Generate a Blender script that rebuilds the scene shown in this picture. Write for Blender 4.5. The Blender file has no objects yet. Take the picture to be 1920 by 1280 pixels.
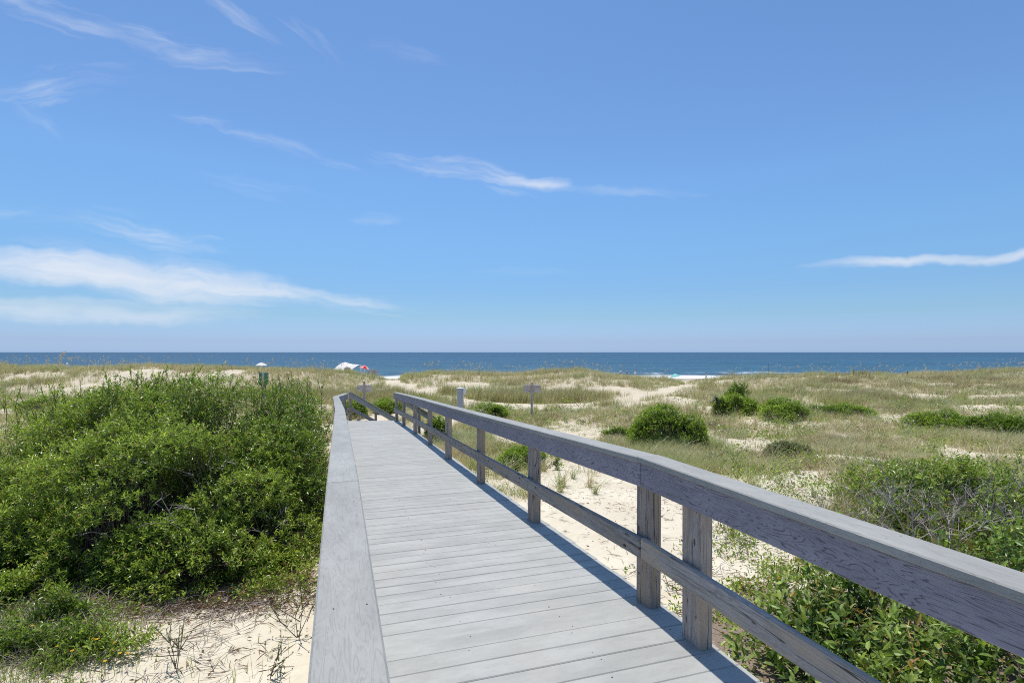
import bpy, math, random
import numpy as np
from mathutils import Vector

sc = bpy.context.scene
COL = sc.collection
RNG = np.random.default_rng(7)
random.seed(7)
EZ = 2.445                       # eye height over the near sand
F = 1000.0                       # focal length in photo pixels
R = math.radians

# ------------------------------------------------------------------ helpers
def tag(o, label=None, cat=None, group=None, kind=None):
    if label: o['label'] = label
    if cat: o['category'] = cat
    if group: o['group'] = group
    if kind: o['kind'] = kind
    return o

def empty(name, loc=(0, 0, 0), rz=0.0, parent=None):
    o = bpy.data.objects.new(name, None)
    o.empty_display_size = .2
    COL.objects.link(o)
    o.location = loc; o.rotation_euler = (0, 0, rz)
    if parent: o.parent = parent
    return o

def link(name, me, mats, parent=None, loc=(0, 0, 0), rz=0.0):
    o = bpy.data.objects.new(name, me)
    COL.objects.link(o)
    for m in (mats if isinstance(mats, (list, tuple)) else [mats]):
        me.materials.append(m)
    if parent: o.parent = parent
    o.location = loc; o.rotation_euler = (0, 0, rz)
    return o

def np_mesh(name, V, faces, col=None, smooth=False, extra=None, matidx=None):
    """V (N,3); faces: list of (M,k) int arrays; col (N,3)."""
    me = bpy.data.meshes.new(name)
    V = np.asarray(V, np.float32)
    me.vertices.add(len(V)); me.vertices.foreach_set('co', V.ravel())
    loops = np.concatenate([f.ravel() for f in faces]).astype(np.int32)
    tot = np.concatenate([np.full(len(f), f.shape[1]) for f in faces]).astype(np.int32)
    start = np.concatenate([[0], np.cumsum(tot)[:-1]]).astype(np.int32)
    me.loops.add(len(loops)); me.loops.foreach_set('vertex_index', loops)
    me.polygons.add(len(tot)); me.polygons.foreach_set('loop_start', start)
    me.polygons.foreach_set('use_smooth', np.full(len(tot), smooth))
    if matidx is not None: me.polygons.foreach_set('material_index', np.asarray(matidx, np.int32))
    if col is not None:
        a = me.attributes.new('Col', 'FLOAT_COLOR', 'POINT')
        a.data.foreach_set('color', np.concatenate([col, np.ones((len(col), 1))], 1).astype(np.float32).ravel())
    if extra:
        for k, v in extra.items():
            a = me.attributes.new(k, 'FLOAT', 'POINT'); a.data.foreach_set('value', np.asarray(v, np.float32))
    me.update(calc_edges=True); me.validate()
    return me

class MB:
    """collects boxes, beams, tubes, lathes; builds ONE mesh."""
    def __init__(s): s.v = []; s.f = []; s.c = []; s.m = []
    def add(s, vs, fs, tint=1.0, mi=0):
        b = len(s.v); s.v += [tuple(v) for v in vs]
        s.f += [tuple(i + b for i in f) for f in fs]
        s.c += [tint] * len(vs); s.m += [mi] * len(fs)
    def beam(s, a, b, side, up, w, h, ch=.004, tint=1.0, mi=0, wb=None, hb=None):
        """chamfered bar from a to b, cross-section w (along side) x h (along up), centred"""
        a, b, side, up = Vector(a), Vector(b), Vector(side).normalized(), Vector(up).normalized()
        wb = wb or w; hb = hb or h
        ax = (b - a).normalized()
        vs = []
        def ring(p, w, h, c):
            x, y = w / 2, h / 2; c = min(c, x * .6, y * .6)
            return [p + side * u + up * v for u, v in
                    ((x - c, y), (x, y - c), (x, -y + c), (x - c, -y), (-x + c, -y), (-x, -y + c), (-x, y - c), (-x + c, y))]
        c2 = ch * .8
        rings = [ring(a, w - 2 * c2, h - 2 * c2, ch), ring(a + ax * c2, w, h, ch), ring(b - ax * c2, wb, hb, ch), ring(b, wb - 2 * c2, hb - 2 * c2, ch)]
        for r in rings: vs += r
        fs = []
        for k in range(3):
            for i in range(8):
                j = (i + 1) % 8
                fs.append((k * 8 + i, k * 8 + j, k * 8 + 8 + j, k * 8 + 8 + i))
        fs.append(tuple(range(7, -1, -1))); fs.append(tuple(range(24, 32)))
        s.add(vs, fs, tint, mi)
    def box(s, x0, x1, y0, y1, z0, z1, ch=.004, tint=1.0, mi=0):
        s.beam(((x0 + x1) / 2, (y0 + y1) / 2, z0), ((x0 + x1) / 2, (y0 + y1) / 2, z1), (1, 0, 0), (0, 1, 0), x1 - x0, y1 - y0, ch, tint, mi)
    def tube(s, pts, r0, r1=None, n=6, tint=1.0, mi=0):
        pts = [Vector(p) for p in pts]; r1 = r0 if r1 is None else r1
        vs = []; fs = []; m = len(pts)
        for k, p in enumerate(pts):
            t = (pts[min(k + 1, m - 1)] - pts[max(k - 1, 0)]).normalized()
            a = t.cross(Vector((.31, .17, .94)))
            if a.length < .05: a = t.cross(Vector((1, 0, 0)))
            a.normalize(); b = t.cross(a); r = r0 + (r1 - r0) * k / (m - 1)
            vs += [p + (a * math.cos(2 * math.pi * i / n) + b * math.sin(2 * math.pi * i / n)) * r for i in range(n)]
        for k in range(m - 1):
            for i in range(n):
                j = (i + 1) % n
                fs.append((k * n + i, k * n + j, k * n + n + j, k * n + n + i))
        fs.append(tuple(range(n - 1, -1, -1))); fs.append(tuple(range((m - 1) * n, m * n)))
        s.add(vs, fs, tint, mi)
    def lathe(s, prof, c=(0, 0, 0), n=24, sx=1, sy=1, tint=1.0, mi=0, axis=None):
        vs = []; fs = []
        for r, z in prof:
            vs += [(c[0] + sx * r * math.cos(2 * math.pi * i / n), c[1] + sy * r * math.sin(2 * math.pi * i / n), c[2] + z) for i in range(n)]
        for k in range(len(prof) - 1):
            for i in range(n):
                j = (i + 1) % n
                fs.append((k * n + i, k * n + j, k * n + n + j, k * n + n + i))
        fs.append(tuple(range(n - 1, -1, -1))); fs.append(tuple(range((len(prof) - 1) * n, len(prof) * n)))
        s.add(vs, fs, tint, mi)
    def build(s, name, mats, parent=None, smooth=False, loc=(0, 0, 0), rz=0.0):
        me = bpy.data.meshes.new(name)
        me.from_pydata(s.v, [], s.f)
        a = me.attributes.new('Col', 'FLOAT_COLOR', 'POINT')
        c = np.repeat(np.asarray(s.c, np.float32)[:, None], 3, 1)
        a.data.foreach_set('color', np.concatenate([c, np.ones((len(c), 1), np.float32)], 1).ravel())
        me.polygons.foreach_set('material_index', np.asarray(s.m, np.int32))
        me.polygons.foreach_set('use_smooth', np.full(len(s.f), smooth))
        me.update()
        return link(name, me, mats, parent, loc, rz)

_K = {}
def snoise(P, freq=1.0, seed=0, octs=3):
    """cheap smooth pseudo noise from sums of sines, about -1..1"""
    P = np.asarray(P, float); d = P.shape[-1]
    key = (seed, d)
    if key not in _K:
        r = np.random.default_rng(1000 + seed)
        k = r.normal(size=(octs, 7, d)); k /= np.linalg.norm(k, axis=-1, keepdims=True)
        k *= r.uniform(.7, 1.5, (octs, 7, 1))
        _K[key] = (k, r.uniform(0, 6.28, (octs, 7)))
    k, ph = _K[key]; out = 0; amp = 1.0; f = freq * 2.2; s = 0
    for o in range(min(octs, len(k))):
        out = out + amp * np.sin(P @ (k[o].T * f) + ph[o]).sum(-1) / 2.6
        s += amp; amp *= .55; f *= 2.1
    return out / s

def sstep(a, b, x):
    t = np.clip((np.asarray(x, float) - a) / (b - a), 0, 1); return t * t * (3 - 2 * t)

# ------------------------------------------------------------------ node helpers
def new_mat(name):
    m = bpy.data.materials.new(name); m.use_nodes = True
    nt = m.node_tree; nt.nodes.clear()
    out = nt.nodes.new('ShaderNodeOutputMaterial'); return m, nt, out

class NT:
    def __init__(s, nt): s.nt = nt
    def n(s, t, **kw):
        nd = s.nt.nodes.new(t)
        for k, v in kw.items():
            if hasattr(nd, k): setattr(nd, k, v)
        return nd
    def put(s, sock, v):
        if isinstance(v, bpy.types.NodeSocket): s.nt.links.new(v, sock)
        else: sock.default_value = v
    def math(s, op, a, b=None, c=None, clamp=False):
        nd = s.n('ShaderNodeMath', operation=op, use_clamp=clamp)
        s.put(nd.inputs[0], a)
        if b is not None: s.put(nd.inputs[1], b)
        if c is not None: s.put(nd.inputs[2], c)
        return nd.outputs[0]
    def mix(s, fac, a, b, blend='MIX'):
        nd = s.n('ShaderNodeMix', data_type='RGBA', blend_type=blend)
        s.put(nd.inputs[0], fac); s.put(nd.inputs[6], a); s.put(nd.inputs[7], b)
        return nd.outputs[2]
    def noise(s, vec, scale, detail=3, rough=.5, dist=0.0):
        nd = s.n('ShaderNodeTexNoise')
        if vec is not None: s.put(nd.inputs['Vector'], vec)
        nd.inputs['Scale'].default_value = scale; nd.inputs['Detail'].default_value = detail
        nd.inputs['Roughness'].default_value = rough; nd.inputs['Distortion'].default_value = dist
        return nd.outputs['Fac']
    def ramp(s, fac, stops):
        nd = s.n('ShaderNodeValToRGB'); s.put(nd.inputs[0], fac)
        el = nd.color_ramp.elements
        while len(el) < len(stops): el.new(.5)
        for e, (p, c) in zip(el, stops):
            e.position = p; e.color = c if len(c) == 4 else (*c, 1)
        return nd.outputs[0]
    def smooth(s, x, a, b):
        nd = s.n('ShaderNodeMapRange', interpolation_type='SMOOTHSTEP', clamp=True)
        s.put(nd.inputs[0], x); nd.inputs[1].default_value = a; nd.inputs[2].default_value = b
        return nd.outputs[0]
    def mapping(s, vec, scale=(1, 1, 1), loc=(0, 0, 0), rot=(0, 0, 0)):
        nd = s.n('ShaderNodeMapping'); s.put(nd.inputs[0], vec)
        nd.inputs['Scale'].default_value = scale; nd.inputs['Location'].default_value = loc; nd.inputs['Rotation'].default_value = rot
        return nd.outputs[0]
    def bump(s, h, strength, dist):
        nd = s.n('ShaderNodeBump'); s.put(nd.inputs['Height'], h)
        nd.inputs['Strength'].default_value = strength; nd.inputs['Distance'].default_value = dist
        return nd.outputs[0]
    def bsdf(s, out, col, rough=.7, spec=.3, normal=None):
        p = s.n('ShaderNodeBsdfPrincipled')
        s.put(p.inputs['Base Color'], col); s.put(p.inputs['Roughness'], rough)
        p.inputs['Specular IOR Level'].default_value = spec
        if normal is not None: s.put(p.inputs['Normal'], normal)
        s.nt.links.new(p.outputs[0], out.inputs[0]); return p

def rgb(c): return (c[0], c[1], c[2], 1)

def wood(name, base, axis, kind='composite', GR=.7):
    """weathered board; axis = local axis (0,1,2) the grain runs along"""
    m, nt, out = new_mat(name); N = NT(nt)
    tc = N.n('ShaderNodeTexCoord').outputs['Object']
    at = N.n('ShaderNodeAttribute', attribute_name='Col').outputs['Color']
    # every board looks up its own piece of the pattern
    off = N.n('ShaderNodeVectorMath', operation='SCALE'); N.put(off.inputs[0], at); off.inputs['Scale'].default_value = 37.0
    addv = N.n('ShaderNodeVectorMath', operation='ADD'); N.put(addv.inputs[0], tc); N.put(addv.inputs[1], off.outputs[0])
    v = addv.outputs[0]
    def scl(al, ac): 
        x = [ac, ac, ac]; x[axis] = al; return tuple(x)
    blotch = N.noise(N.mapping(v, scl(1.2, 3)), 1.6, 4, .6)
    speck = N.noise(v, 160, 2, .7)
    mott = N.noise(N.mapping(v, scl(8, 22)), 1.5, 5, .65, .8)
    c = N.mix(N.smooth(blotch, .3, .7), rgb([b * .90 for b in base]), rgb([b * 1.10 for b in base]))
    c = N.mix(N.math('MULTIPLY', N.smooth(mott, .42, .72), .34 if kind != 'deck' else .2), c, rgb([b * .62 for b in base]))
    if kind == 'composite':
        # short curly embossed grain strokes
        wv = N.mapping(v, scl(.75, 6.8))
        g = N.noise(wv, 2.0, 2, .5, .7)
        lines = N.math('ABSOLUTE', N.math('SUBTRACT', N.math('FRACT', N.math('MULTIPLY', g, 19.0)), .5))
        ln = N.smooth(lines, .20, .02)
        brk = N.smooth(N.noise(N.mapping(v, scl(6, 55)), 2.0, 3), .40, .54)
        gl = N.math('MULTIPLY', ln, brk)
        c = N.mix(N.math('MULTIPLY', gl, GR), c, rgb([b * .28 for b in base]))
        c = N.mix(N.math('MULTIPLY', N.smooth(speck, .62, .82), .35), c, rgb([min(1, b * 1.7) for b in base]))
        h = N.math('ADD', N.math('MULTIPLY', gl, -.6), N.math('MULTIPLY', speck, .5))
        nrm = N.bump(h, .35, .004); rough = .62
    elif kind == 'deck':
        wv = N.mapping(v, scl(1.6, 30))
        g = N.noise(wv, 2.0, 3, .6, .9)
        lines = N.math('ABSOLUTE', N.math('SUBTRACT', N.math('FRACT', N.math('MULTIPLY', g, 8.0)), .5))
        gl = N.math('MULTIPLY', N.smooth(lines, .12, .0), N.smooth(N.noise(N.mapping(v, scl(5, 20)), 2.0, 2), .48, .68))
        c = N.mix(N.math('MULTIPLY', gl, .14), c, rgb([b * .45 for b in base]))
        stain = N.noise(N.mapping(tc, (1, 1, 1)), 1.1, 5, .62)
        c = N.mix(N.math('MULTIPLY', N.smooth(stain, .5, .72), .30), c, (base[0] * 1.15, base[1] * 1.05, base[2] * .98, 1))
        c = N.mix(N.math('MULTIPLY', N.smooth(speck, .6, .8), .22), c, rgb([b * .55 for b in base]))
        dirt = N.noise(tc, 26, 4, .7)
        c = N.mix(N.math('MULTIPLY', N.smooth(dirt, .62, .78), .28), c, (.2, .18, .16, 1))
        h = N.math('ADD', N.math('MULTIPLY', gl, -.5), N.math('MULTIPLY', speck, .4))
        nrm = N.bump(h, .25, .003); rough = .6
    else:
        # real timber: long fibres, dark drying cracks, knots, stains
        fib = N.noise(N.mapping(v, scl(1.0, 34)), 2.0, 6, .68, .4)
        ring = N.noise(N.mapping(v, scl(.9, 9)), 2.2, 2, .5, 1.2)
        rl = N.math('ABSOLUTE', N.math('SUBTRACT', N.math('FRACT', N.math('MULTIPLY', ring, 9.0)), .5))
        c = N.mix(N.math('MULTIPLY', N.smooth(rl, .30, .05), .45), c, rgb([b * .5 for b in base]))
        c = N.mix(N.math('MULTIPLY', N.smooth(fib, .46, .68), .62), c, rgb([base[0] * .36, base[1] * .34, base[2] * .33]))
        tan = N.noise(N.mapping(v, scl(.7, 5)), 2.0, 3)
        c = N.mix(N.math('MULTIPLY', N.smooth(tan, .44, .64), .55), c, (base[0] * 1.12, base[1] * .95, base[2] * .70, 1))
        crk = N.noise(N.mapping(v, scl(.8, 26)), 1.7, 2, .5, .5)
        ck = N.smooth(N.math('ABSOLUTE', N.math('SUBTRACT', crk, .62)), .022, .004)
        c = N.mix(N.math('MULTIPLY', ck, .85), c, (.03, .028, .028, 1))
        vor = N.n('ShaderNodeTexVoronoi'); N.put(vor.inputs['Vector'], N.mapping(v, scl(2.2, 6))); vor.inputs['Scale'].default_value = 1.3
        kn = N.smooth(vor.outputs['Distance'], .085, .045)
        c = N.mix(N.math('MULTIPLY', kn, .85), c, (.05, .04, .035, 1))
        h = N.math('SUBTRACT', N.math('MULTIPLY', fib, -.5), N.math('ADD', ck, kn))
        nrm = N.bump(h, .6, .006); rough = .85
    # board-to-board tone
    t = N.math('MULTIPLY_ADD', N.math('FRACT', N.math('MULTIPLY', N.n('ShaderNodeSeparateColor').outputs[0], 1.0)), 0, 1)
    sep = N.n('ShaderNodeSeparateColor'); N.put(sep.inputs[0], at)
    cm = N.n('ShaderNodeCombineColor')
    for i in range(3): N.put(cm.inputs[i], sep.outputs[i])
    c = N.mix(1.0, c, cm.outputs[0], 'MULTIPLY')
    N.bsdf(out, c, rough, .25, nrm)
    return m

def leaf_mat(name, trans=.35, rough=.42, spec=.45):
    m, nt, out = new_mat(name); N = NT(nt)
    at = N.n('ShaderNodeAttribute', attribute_name='Col').outputs['Color']
    p = N.n('ShaderNodeBsdfPrincipled'); N.put(p.inputs['Base Color'], at)
    p.inputs['Roughness'].default_value = rough; p.inputs['Specular IOR Level'].default_value = spec
    t = N.n('ShaderNodeBsdfTranslucent')
    N.put(t.inputs[0], N.mix(1.0, at, (1.25, 1.3, .75, 1), 'MULTIPLY'))
    mx = N.n('ShaderNodeMixShader'); mx.inputs[0].default_value = trans
    nt.links.new(p.outputs[0], mx.inputs[1]); nt.links.new(t.outputs[0], mx.inputs[2])
    nt.links.new(mx.outputs[0], out.inputs[0]); return m

def plain(name, col, rough=.6, spec=.3, var=.15, scale=20, attr=False):
    m, nt, out = new_mat(name); N = NT(nt)
    tc = N.n('ShaderNodeTexCoord').outputs['Object']
    nz = N.noise(tc, scale, 4, .6)
    c = N.mix(N.smooth(nz, .3, .7), rgb([x * (1 - var) for x in col]), rgb([min(1, x * (1 + var)) for x in col]))
    if attr:
        a = N.n('ShaderNodeAttribute', attribute_name='Col').outputs['Color']
        c = N.mix(1.0, c, a, 'MULTIPLY')
    N.bsdf(out, c, rough, spec, N.bump(nz, .15, .01)); return m

def cloth_mat(name, col):
    m, nt, out = new_mat(name); N = NT(nt)
    tc = N.n('ShaderNodeTexCoord').outputs['Object']
    c = N.mix(N.noise(tc, 3, 3), rgb([x * .9 for x in col]), rgb(col))
    d = N.n('ShaderNodeBsdfDiffuse'); N.put(d.inputs[0], c)
    t = N.n('ShaderNodeBsdfTranslucent'); N.put(t.inputs[0], c)
    mx = N.n('ShaderNodeMixShader'); mx.inputs[0].default_value = .4
    nt.links.new(d.outputs[0], mx.inputs[1]); nt.links.new(t.outputs[0], mx.inputs[2]); nt.links.new(mx.outputs[0], out.inputs[0])
    return m

M = {}
M['cap'] = wood('weathered_cap', (.325, .322, .298), 1, GR=.16)
M['fascia'] = wood('weathered_fascia', (.285, .268, .312), 1, GR=.82)
M['rail'] = wood('weathered_rail_timber', (.37, .345, .325), 1, 'timber')
M['post'] = wood('weathered_post_timber', (.40, .35, .315), 2, 'timber')
M['deck'] = wood('weathered_deck', (.375, .374, .348), 0, 'deck')
M['knot'] = plain('dark_knot', (.05, .038, .032), .8, .2, .6, 120)
M['screw'] = plain('rusty_screw', (.05, .045, .045), .6)
M['leaf'] = leaf_mat('small_leaf', .37, .34, .5)
M['broad'] = leaf_mat('broad_leaf', .34, .42, .4)
M['grass'] = leaf_mat('grass_blade', .35, .6, .2)
M['twig'] = plain('twig_bark', (.16, .125, .10), .9, .1, .3, 40)
M['deadtwig'] = plain('bleached_twig', (.36, .32, .29), .9, .1, .3, 40)
M['litter'] = leaf_mat('dry_litter', .1, .9, .1)
M['signwood'] = wood('weathered_sign_timber', (.82, .70, .66), 0, 'timber')
M['signpost'] = wood('pale_sign_post', (.60, .55, .52), 2, 'timber')
M['whitepaint'] = plain('white_paint', (.90, .90, .90), .5, .3, .06)
M['shaded_white'] = plain('shaded_white_paint', (.44, .44, .49), .6, .3, .08)  # white post column, with its shade put into the colour
M['metal'] = plain('dull_metal', (.25, .26, .27), .4, .5)
M['green'] = plain('green_plastic', (.03, .20, .17), .5, .4, .12)
M['whitecloth'] = cloth_mat('white_cloth', (.88, .86, .85))
M['redcloth'] = cloth_mat('red_cloth', (.72, .06, .08))
M['pinkcloth'] = cloth_mat('pale_pink_cloth', (.80, .52, .50))
M['aquacloth'] = cloth_mat('aqua_cloth', (.36, .82, .78))
M['taupecloth'] = cloth_mat('taupe_cloth', (.42, .34, .30))
M['skin'] = plain('skin', (.55, .36, .27), .6, .3, .06)
M['shirt_white'] = plain('pale_shirt', (.78, .80, .82), .9, .1, .05)
M['shorts_blue'] = plain('blue_shorts', (.10, .16, .30), .9, .1, .1)
M['hair'] = plain('brown_hair', (.06, .04, .03), .7, .3, .2)
M['rustpost'] = plain('rusty_brown_post', (.17, .10, .075), .9, .1, .25)

# ------------------------------------------------------------------ terrain
CREST_PX = np.array([-900, -300, 0, 100, 200, 300, 400, 500, 600, 645, 690, 712, 735, 755, 800, 850, 900, 1000, 1080, 1150, 1200, 1250, 1288, 1320, 1352, 1420, 1500, 1600, 1700, 1800, 1850, 1920, 2300, 3000])
CREST_Y = np.array([685, 684, 684, 685, 685, 684, 685, 687, 690, 697, 709, 709, 708, 702, 696, 694, 695.5, 695, 693, 698, 706, 711, 717, 721, 714, 704, 701, 702, 700, 696, 692, 690, 692, 690])
CREST_X = (CREST_PX - 960) * .058
CREST_D = (CREST_Y + 7 - 660) * .058
PATH = [np.array([(-14, 64), (-13, 57), (-11.2, 50), (-7.8, 43), (-2.4, 38), (1.4, 36), (6, 37), (11.9, 43.5), (17, 52), (21, 62)], float),
        np.array([(-4.3, 21), (-3.4, 27), (-1.6, 33), (0, 36.5)], float)]
def path_dist(x, y):
    d = np.full(np.shape(x), 1e9)
    for P in PATH:
        for a, b in zip(P[:-1], P[1:]):
            e = b - a; t = np.clip(((x - a[0]) * e[0] + (y - a[1]) * e[1]) / (e @ e), 0, 1)
            d = np.minimum(d, np.hypot(x - a[0] - t * e[0], y - a[1] - t * e[1]))
    return d
S18, C18 = math.sin(R(18)), math.cos(R(18))
def bw_p(x, y): return np.asarray(x) * C18 + np.asarray(y) * S18
def bw_s(x, y): return -np.asarray(x) * S18 + np.asarray(y) * C18
def ground(x, y):
    x = np.asarray(x, float); y = np.asarray(y, float)
    P = np.stack([x, y], -1)
    D = 2.445 + 1.155 * sstep(6, 23, y)
    din = D + .95 * sstep(57, 73, y)
    beach = 4.55 + np.clip((y - 73) * .0195, 0, 1.6)
    din = np.where(y > 73, beach, din)
    cr = np.interp(x, CREST_X, CREST_D) + .10 * snoise(P, .22, 1)
    w = sstep(37, 55, y + 2.2 * snoise(P, .08, 2)) * (1 - sstep(60, 73, y))
    D = din * (1 - w) + np.minimum(cr, din) * w
    pd = path_dist(x, y)
    amp = sstep(4, 20, y) * (1 - sstep(66, 80, y))
    off = sstep(.5, 2.5, pd)
    b = (.16 * snoise(P, .16, 3) + .10 * snoise(P, .5, 4)) * amp * off
    b = b + .035 * snoise(P, .9, 5) * (1 - sstep(66, 80, y)) + .25 * w * off * snoise(P, .11, 6)
    nb = sstep(.4, 1.6, np.abs(bw_p(x, y) - 1.0) - 1.2)
    return EZ - D + b * (.35 + .65 * nb)

def at(px, py):
    """where the photo's pixel ray meets the ground"""
    zs = np.concatenate([np.arange(2, 20, .05), np.arange(20, 110, .1)])
    gz = ground((px - 960) / F * zs, zs)
    hit = np.where(EZ - (py - 660) / F * zs <= gz)[0]
    Z = zs[hit[0]] if len(hit) else 100.
    return float((px - 960) / F * Z), float(Z), float(ground((px - 960) / F * Z, Z))

# vegetation density -----------------------------------------------------------
SAND_PX = [(870, 728, 48, 7), (800, 735, 30, 6), (1050, 727, 30, 5), (1140, 731, 55, 7), (620, 738, 45, 6), (560, 742, 30, 5), (1720, 742, 75, 8), (1860, 747, 80, 6),
           (1610, 737, 40, 5), (1590, 722, 30, 3), (1720, 716, 40, 4), (1845, 724, 25, 3), (1350, 825, 22, 26), (1720, 797, 50, 8), (1790, 806, 40, 8), 
           (1120, 905, 110, 50), (1200, 1000, 70, 60), (1420, 985, 60, 25), (960, 822, 45, 20), (1440, 855, 40, 9), (1600, 862, 60, 10), (1830, 855, 50, 10), (90, 701, 30, 2),
           (430, 702, 25, 3), (690, 722, 20, 5), (900, 757, 45, 5), (1000, 764, 40, 3), (1460, 703, 30, 2), (1420, 790, 30, 5), (1080, 838, 40, 8), (1530, 800, 30, 5)]
SAND_W = []
for px, py, rx, ry in SAND_PX:
    c = at(px, py); n1 = at(px, py + ry); f1 = at(px, py - ry)
    SAND_W.append((c[0], c[1], max(.3, rx * c[1] / F), max(.35, abs(f1[1] - n1[1]) / 2)))
def veg(x, y):
    P = np.stack([x, y], -1)
    nf = 1 - sstep(32, 40, y)
    base = .62 + .42 * snoise(P, .10, 11) + (.50 + .3 * nf) * snoise(P, .34, 12)
    base = base + .6 * np.exp(-((x - 5) / 9) ** 2 - ((y - 31) / 3) ** 2) + .25 * np.exp(-((x - 6) / 7) ** 2 - ((y - 28) / 6) ** 2) + .30 * sstep(47, 54, y) * (1 - sstep(62, 68, y)) + .12 * sstep(24, 40, y)
    for cx, cy, rx, ry in SAND_W:
        q = ((x - cx) / rx) ** 2 + ((y - cy) / ry) ** 2
        base = base - 1.2 * (1 - sstep(.5, 1.4, q + .3 * snoise(P, .6, 13)))
    pd = path_dist(x, y)
    base = base * sstep(.45, 1.15, pd + .3 * snoise(P, .35, 14)) - .4 * (1 - sstep(.4, 1.0, pd))
    base = base * (1 - sstep(65, 70, y))
    base = base * np.where(x > 2.2, sstep(5.2, 7.5, y), sstep(8, 12, y))
    p = bw_p(x, y); s = bw_s(x, y)
    base = np.where((p > -.4) & (p < 2.6) & (s < 20), base * .15, base)
    return np.clip(base, 0, 1)

def grid_lines(segs):
    out = []
    for a, b, st in segs: out.append(np.arange(a, b, st))
    out.append([segs[-1][1]]); return np.concatenate(out)
gx = grid_lines([(-400, -110, 10), (-110, -45, 1.2), (-45, -12, .35), (-12, 12, .12), (12, 45, .35), (45, 110, 1.2), (110, 400, 10)])
gy = grid_lines([(-60, -6, 4), (-6, 12, .12), (12, 30, .22), (30, 74, .32), (74, 125, 1.2), (125, 165, 10)])
GX, GY = np.meshgrid(gx, gy)
GZ = ground(GX, GY)
nx, ny = len(gx), len(gy)
V = np.stack([GX, GY, GZ], -1).reshape(-1, 3)
ii = (np.arange(ny - 1)[:, None] * nx + np.arange(nx - 1)[None]).ravel()
FQ = np.stack([ii, ii + 1, ii + nx + 1, ii + nx], -1)
lit = veg(V[:, 0], V[:, 1])

# bushes' footprints (duff on the sand, doubling as painted shade under the right shrub): x, y, radius
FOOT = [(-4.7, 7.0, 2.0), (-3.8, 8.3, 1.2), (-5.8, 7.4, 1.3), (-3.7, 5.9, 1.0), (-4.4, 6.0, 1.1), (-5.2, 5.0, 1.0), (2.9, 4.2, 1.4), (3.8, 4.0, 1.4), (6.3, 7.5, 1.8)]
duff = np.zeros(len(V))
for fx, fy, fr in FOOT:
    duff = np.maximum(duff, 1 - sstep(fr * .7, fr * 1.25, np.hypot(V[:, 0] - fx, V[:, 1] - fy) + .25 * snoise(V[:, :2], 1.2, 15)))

m, nt, out = new_mat('dune_sand'); N = NT(nt)
geo = N.n('ShaderNodeNewGeometry'); pos = geo.outputs['Position']
vg = N.n('ShaderNodeAttribute', attribute_name='veg').outputs['Fac']
df = N.n('ShaderNodeAttribute', attribute_name='duff').outputs['Fac']
n1 = N.noise(pos, .9, 5, .6); n2 = N.noise(pos, 9, 4, .65); n3 = N.noise(pos, 60, 3, .7); n4 = N.noise(pos, 320, 2, .7)
c = N.mix(N.smooth(n1, .3, .7), (.58, .51, .385, 1), (.68, .62, .49, 1))
c = N.mix(N.math('MULTIPLY', N.smooth(n2, .45, .75), .3), c, (.48, .42, .33, 1))
c = N.mix(N.math('MULTIPLY', N.smooth(n3, .62, .78), .20), c, (.40, .34, .28, 1))
c = N.mix(N.math('MULTIPLY', N.smooth(n4, .55, .8), .25), c, (.40, .34, .28, 1))
spz = N.n('ShaderNodeSeparateXYZ'); N.put(spz.inputs[0], pos)
field = N.math('MULTIPLY', N.smooth(spz.outputs[1], 10, 16), N.smooth(spz.outputs[1], 76, 66))
c = N.mix(N.math('MULTIPLY', field, .8), c, N.mix(N.smooth(n2, .3, .7), (.50, .42, .30, 1), (.63, .55, .42, 1)))
vm = N.math('MULTIPLY', N.smooth(N.math('ADD', vg, N.math('MULTIPLY_ADD', n2, .9, -.45)), .25, .8), .72)
c = N.mix(N.math('MULTIPLY', vm, .75), c, N.mix(N.smooth(n3, .35, .65), (.28, .22, .15, 1), (.45, .38, .25, 1)))
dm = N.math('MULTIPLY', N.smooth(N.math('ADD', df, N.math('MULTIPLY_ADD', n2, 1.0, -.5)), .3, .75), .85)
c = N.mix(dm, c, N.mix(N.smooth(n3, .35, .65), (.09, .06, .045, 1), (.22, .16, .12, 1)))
sp = N.n('ShaderNodeSeparateXYZ'); N.put(sp.inputs[0], pos)
wet = N.smooth(sp.outputs[2], -2.25, -2.62)
c = N.mix(N.math('MULTIPLY', wet, .75), c, (.26, .22, .17, 1))
foot = N.noise(pos, 3.6, 3, .5, .6)
h = N.math('ADD', N.math('MULTIPLY', foot, .6), N.math('MULTIPLY', n3, .12))
N.bsdf(out, c, .9, .15, N.bump(h, .55, .10)); MAT_SAND = m
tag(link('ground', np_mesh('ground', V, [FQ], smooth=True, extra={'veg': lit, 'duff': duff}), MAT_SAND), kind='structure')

# ------------------------------------------------------------------ sea
SEA = EZ - 5.15
ys = np.concatenate([np.arange(96, 140, .45), np.arange(140, 260, 1.1), 260 * 1.018 ** np.arange(0, 260)])
ys = ys[ys < 26000]; ts = np.linspace(-1.9, 1.9, 420)
SX = ys[:, None] * ts[None]; SY = np.repeat(ys[:, None], len(ts), 1)
Pw = np.stack([SX * .35, SY], -1)
amp = sstep(97, 125, SY) * (1 - sstep(500, 1500, SY))
swell = .22 * np.sin(SY * .42 + 1.5 * snoise(np.stack([SX, SY], -1), .015, 21)) * (.6 + .4 * snoise(np.stack([SX, SY], -1), .02, 22))
SZ = SEA + amp * (swell + .16 * snoise(Pw, .35, 23) + .08 * snoise(Pw, 1.1, 24))
V2 = np.stack([SX, SY, SZ], -1).reshape(-1, 3); n_ = len(ts)
ii = (np.arange(len(ys) - 1)[:, None] * n_ + np.arange(n_ - 1)[None]).ravel()
m, nt, out = new_mat('sea_water'); N = NT(nt)
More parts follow.
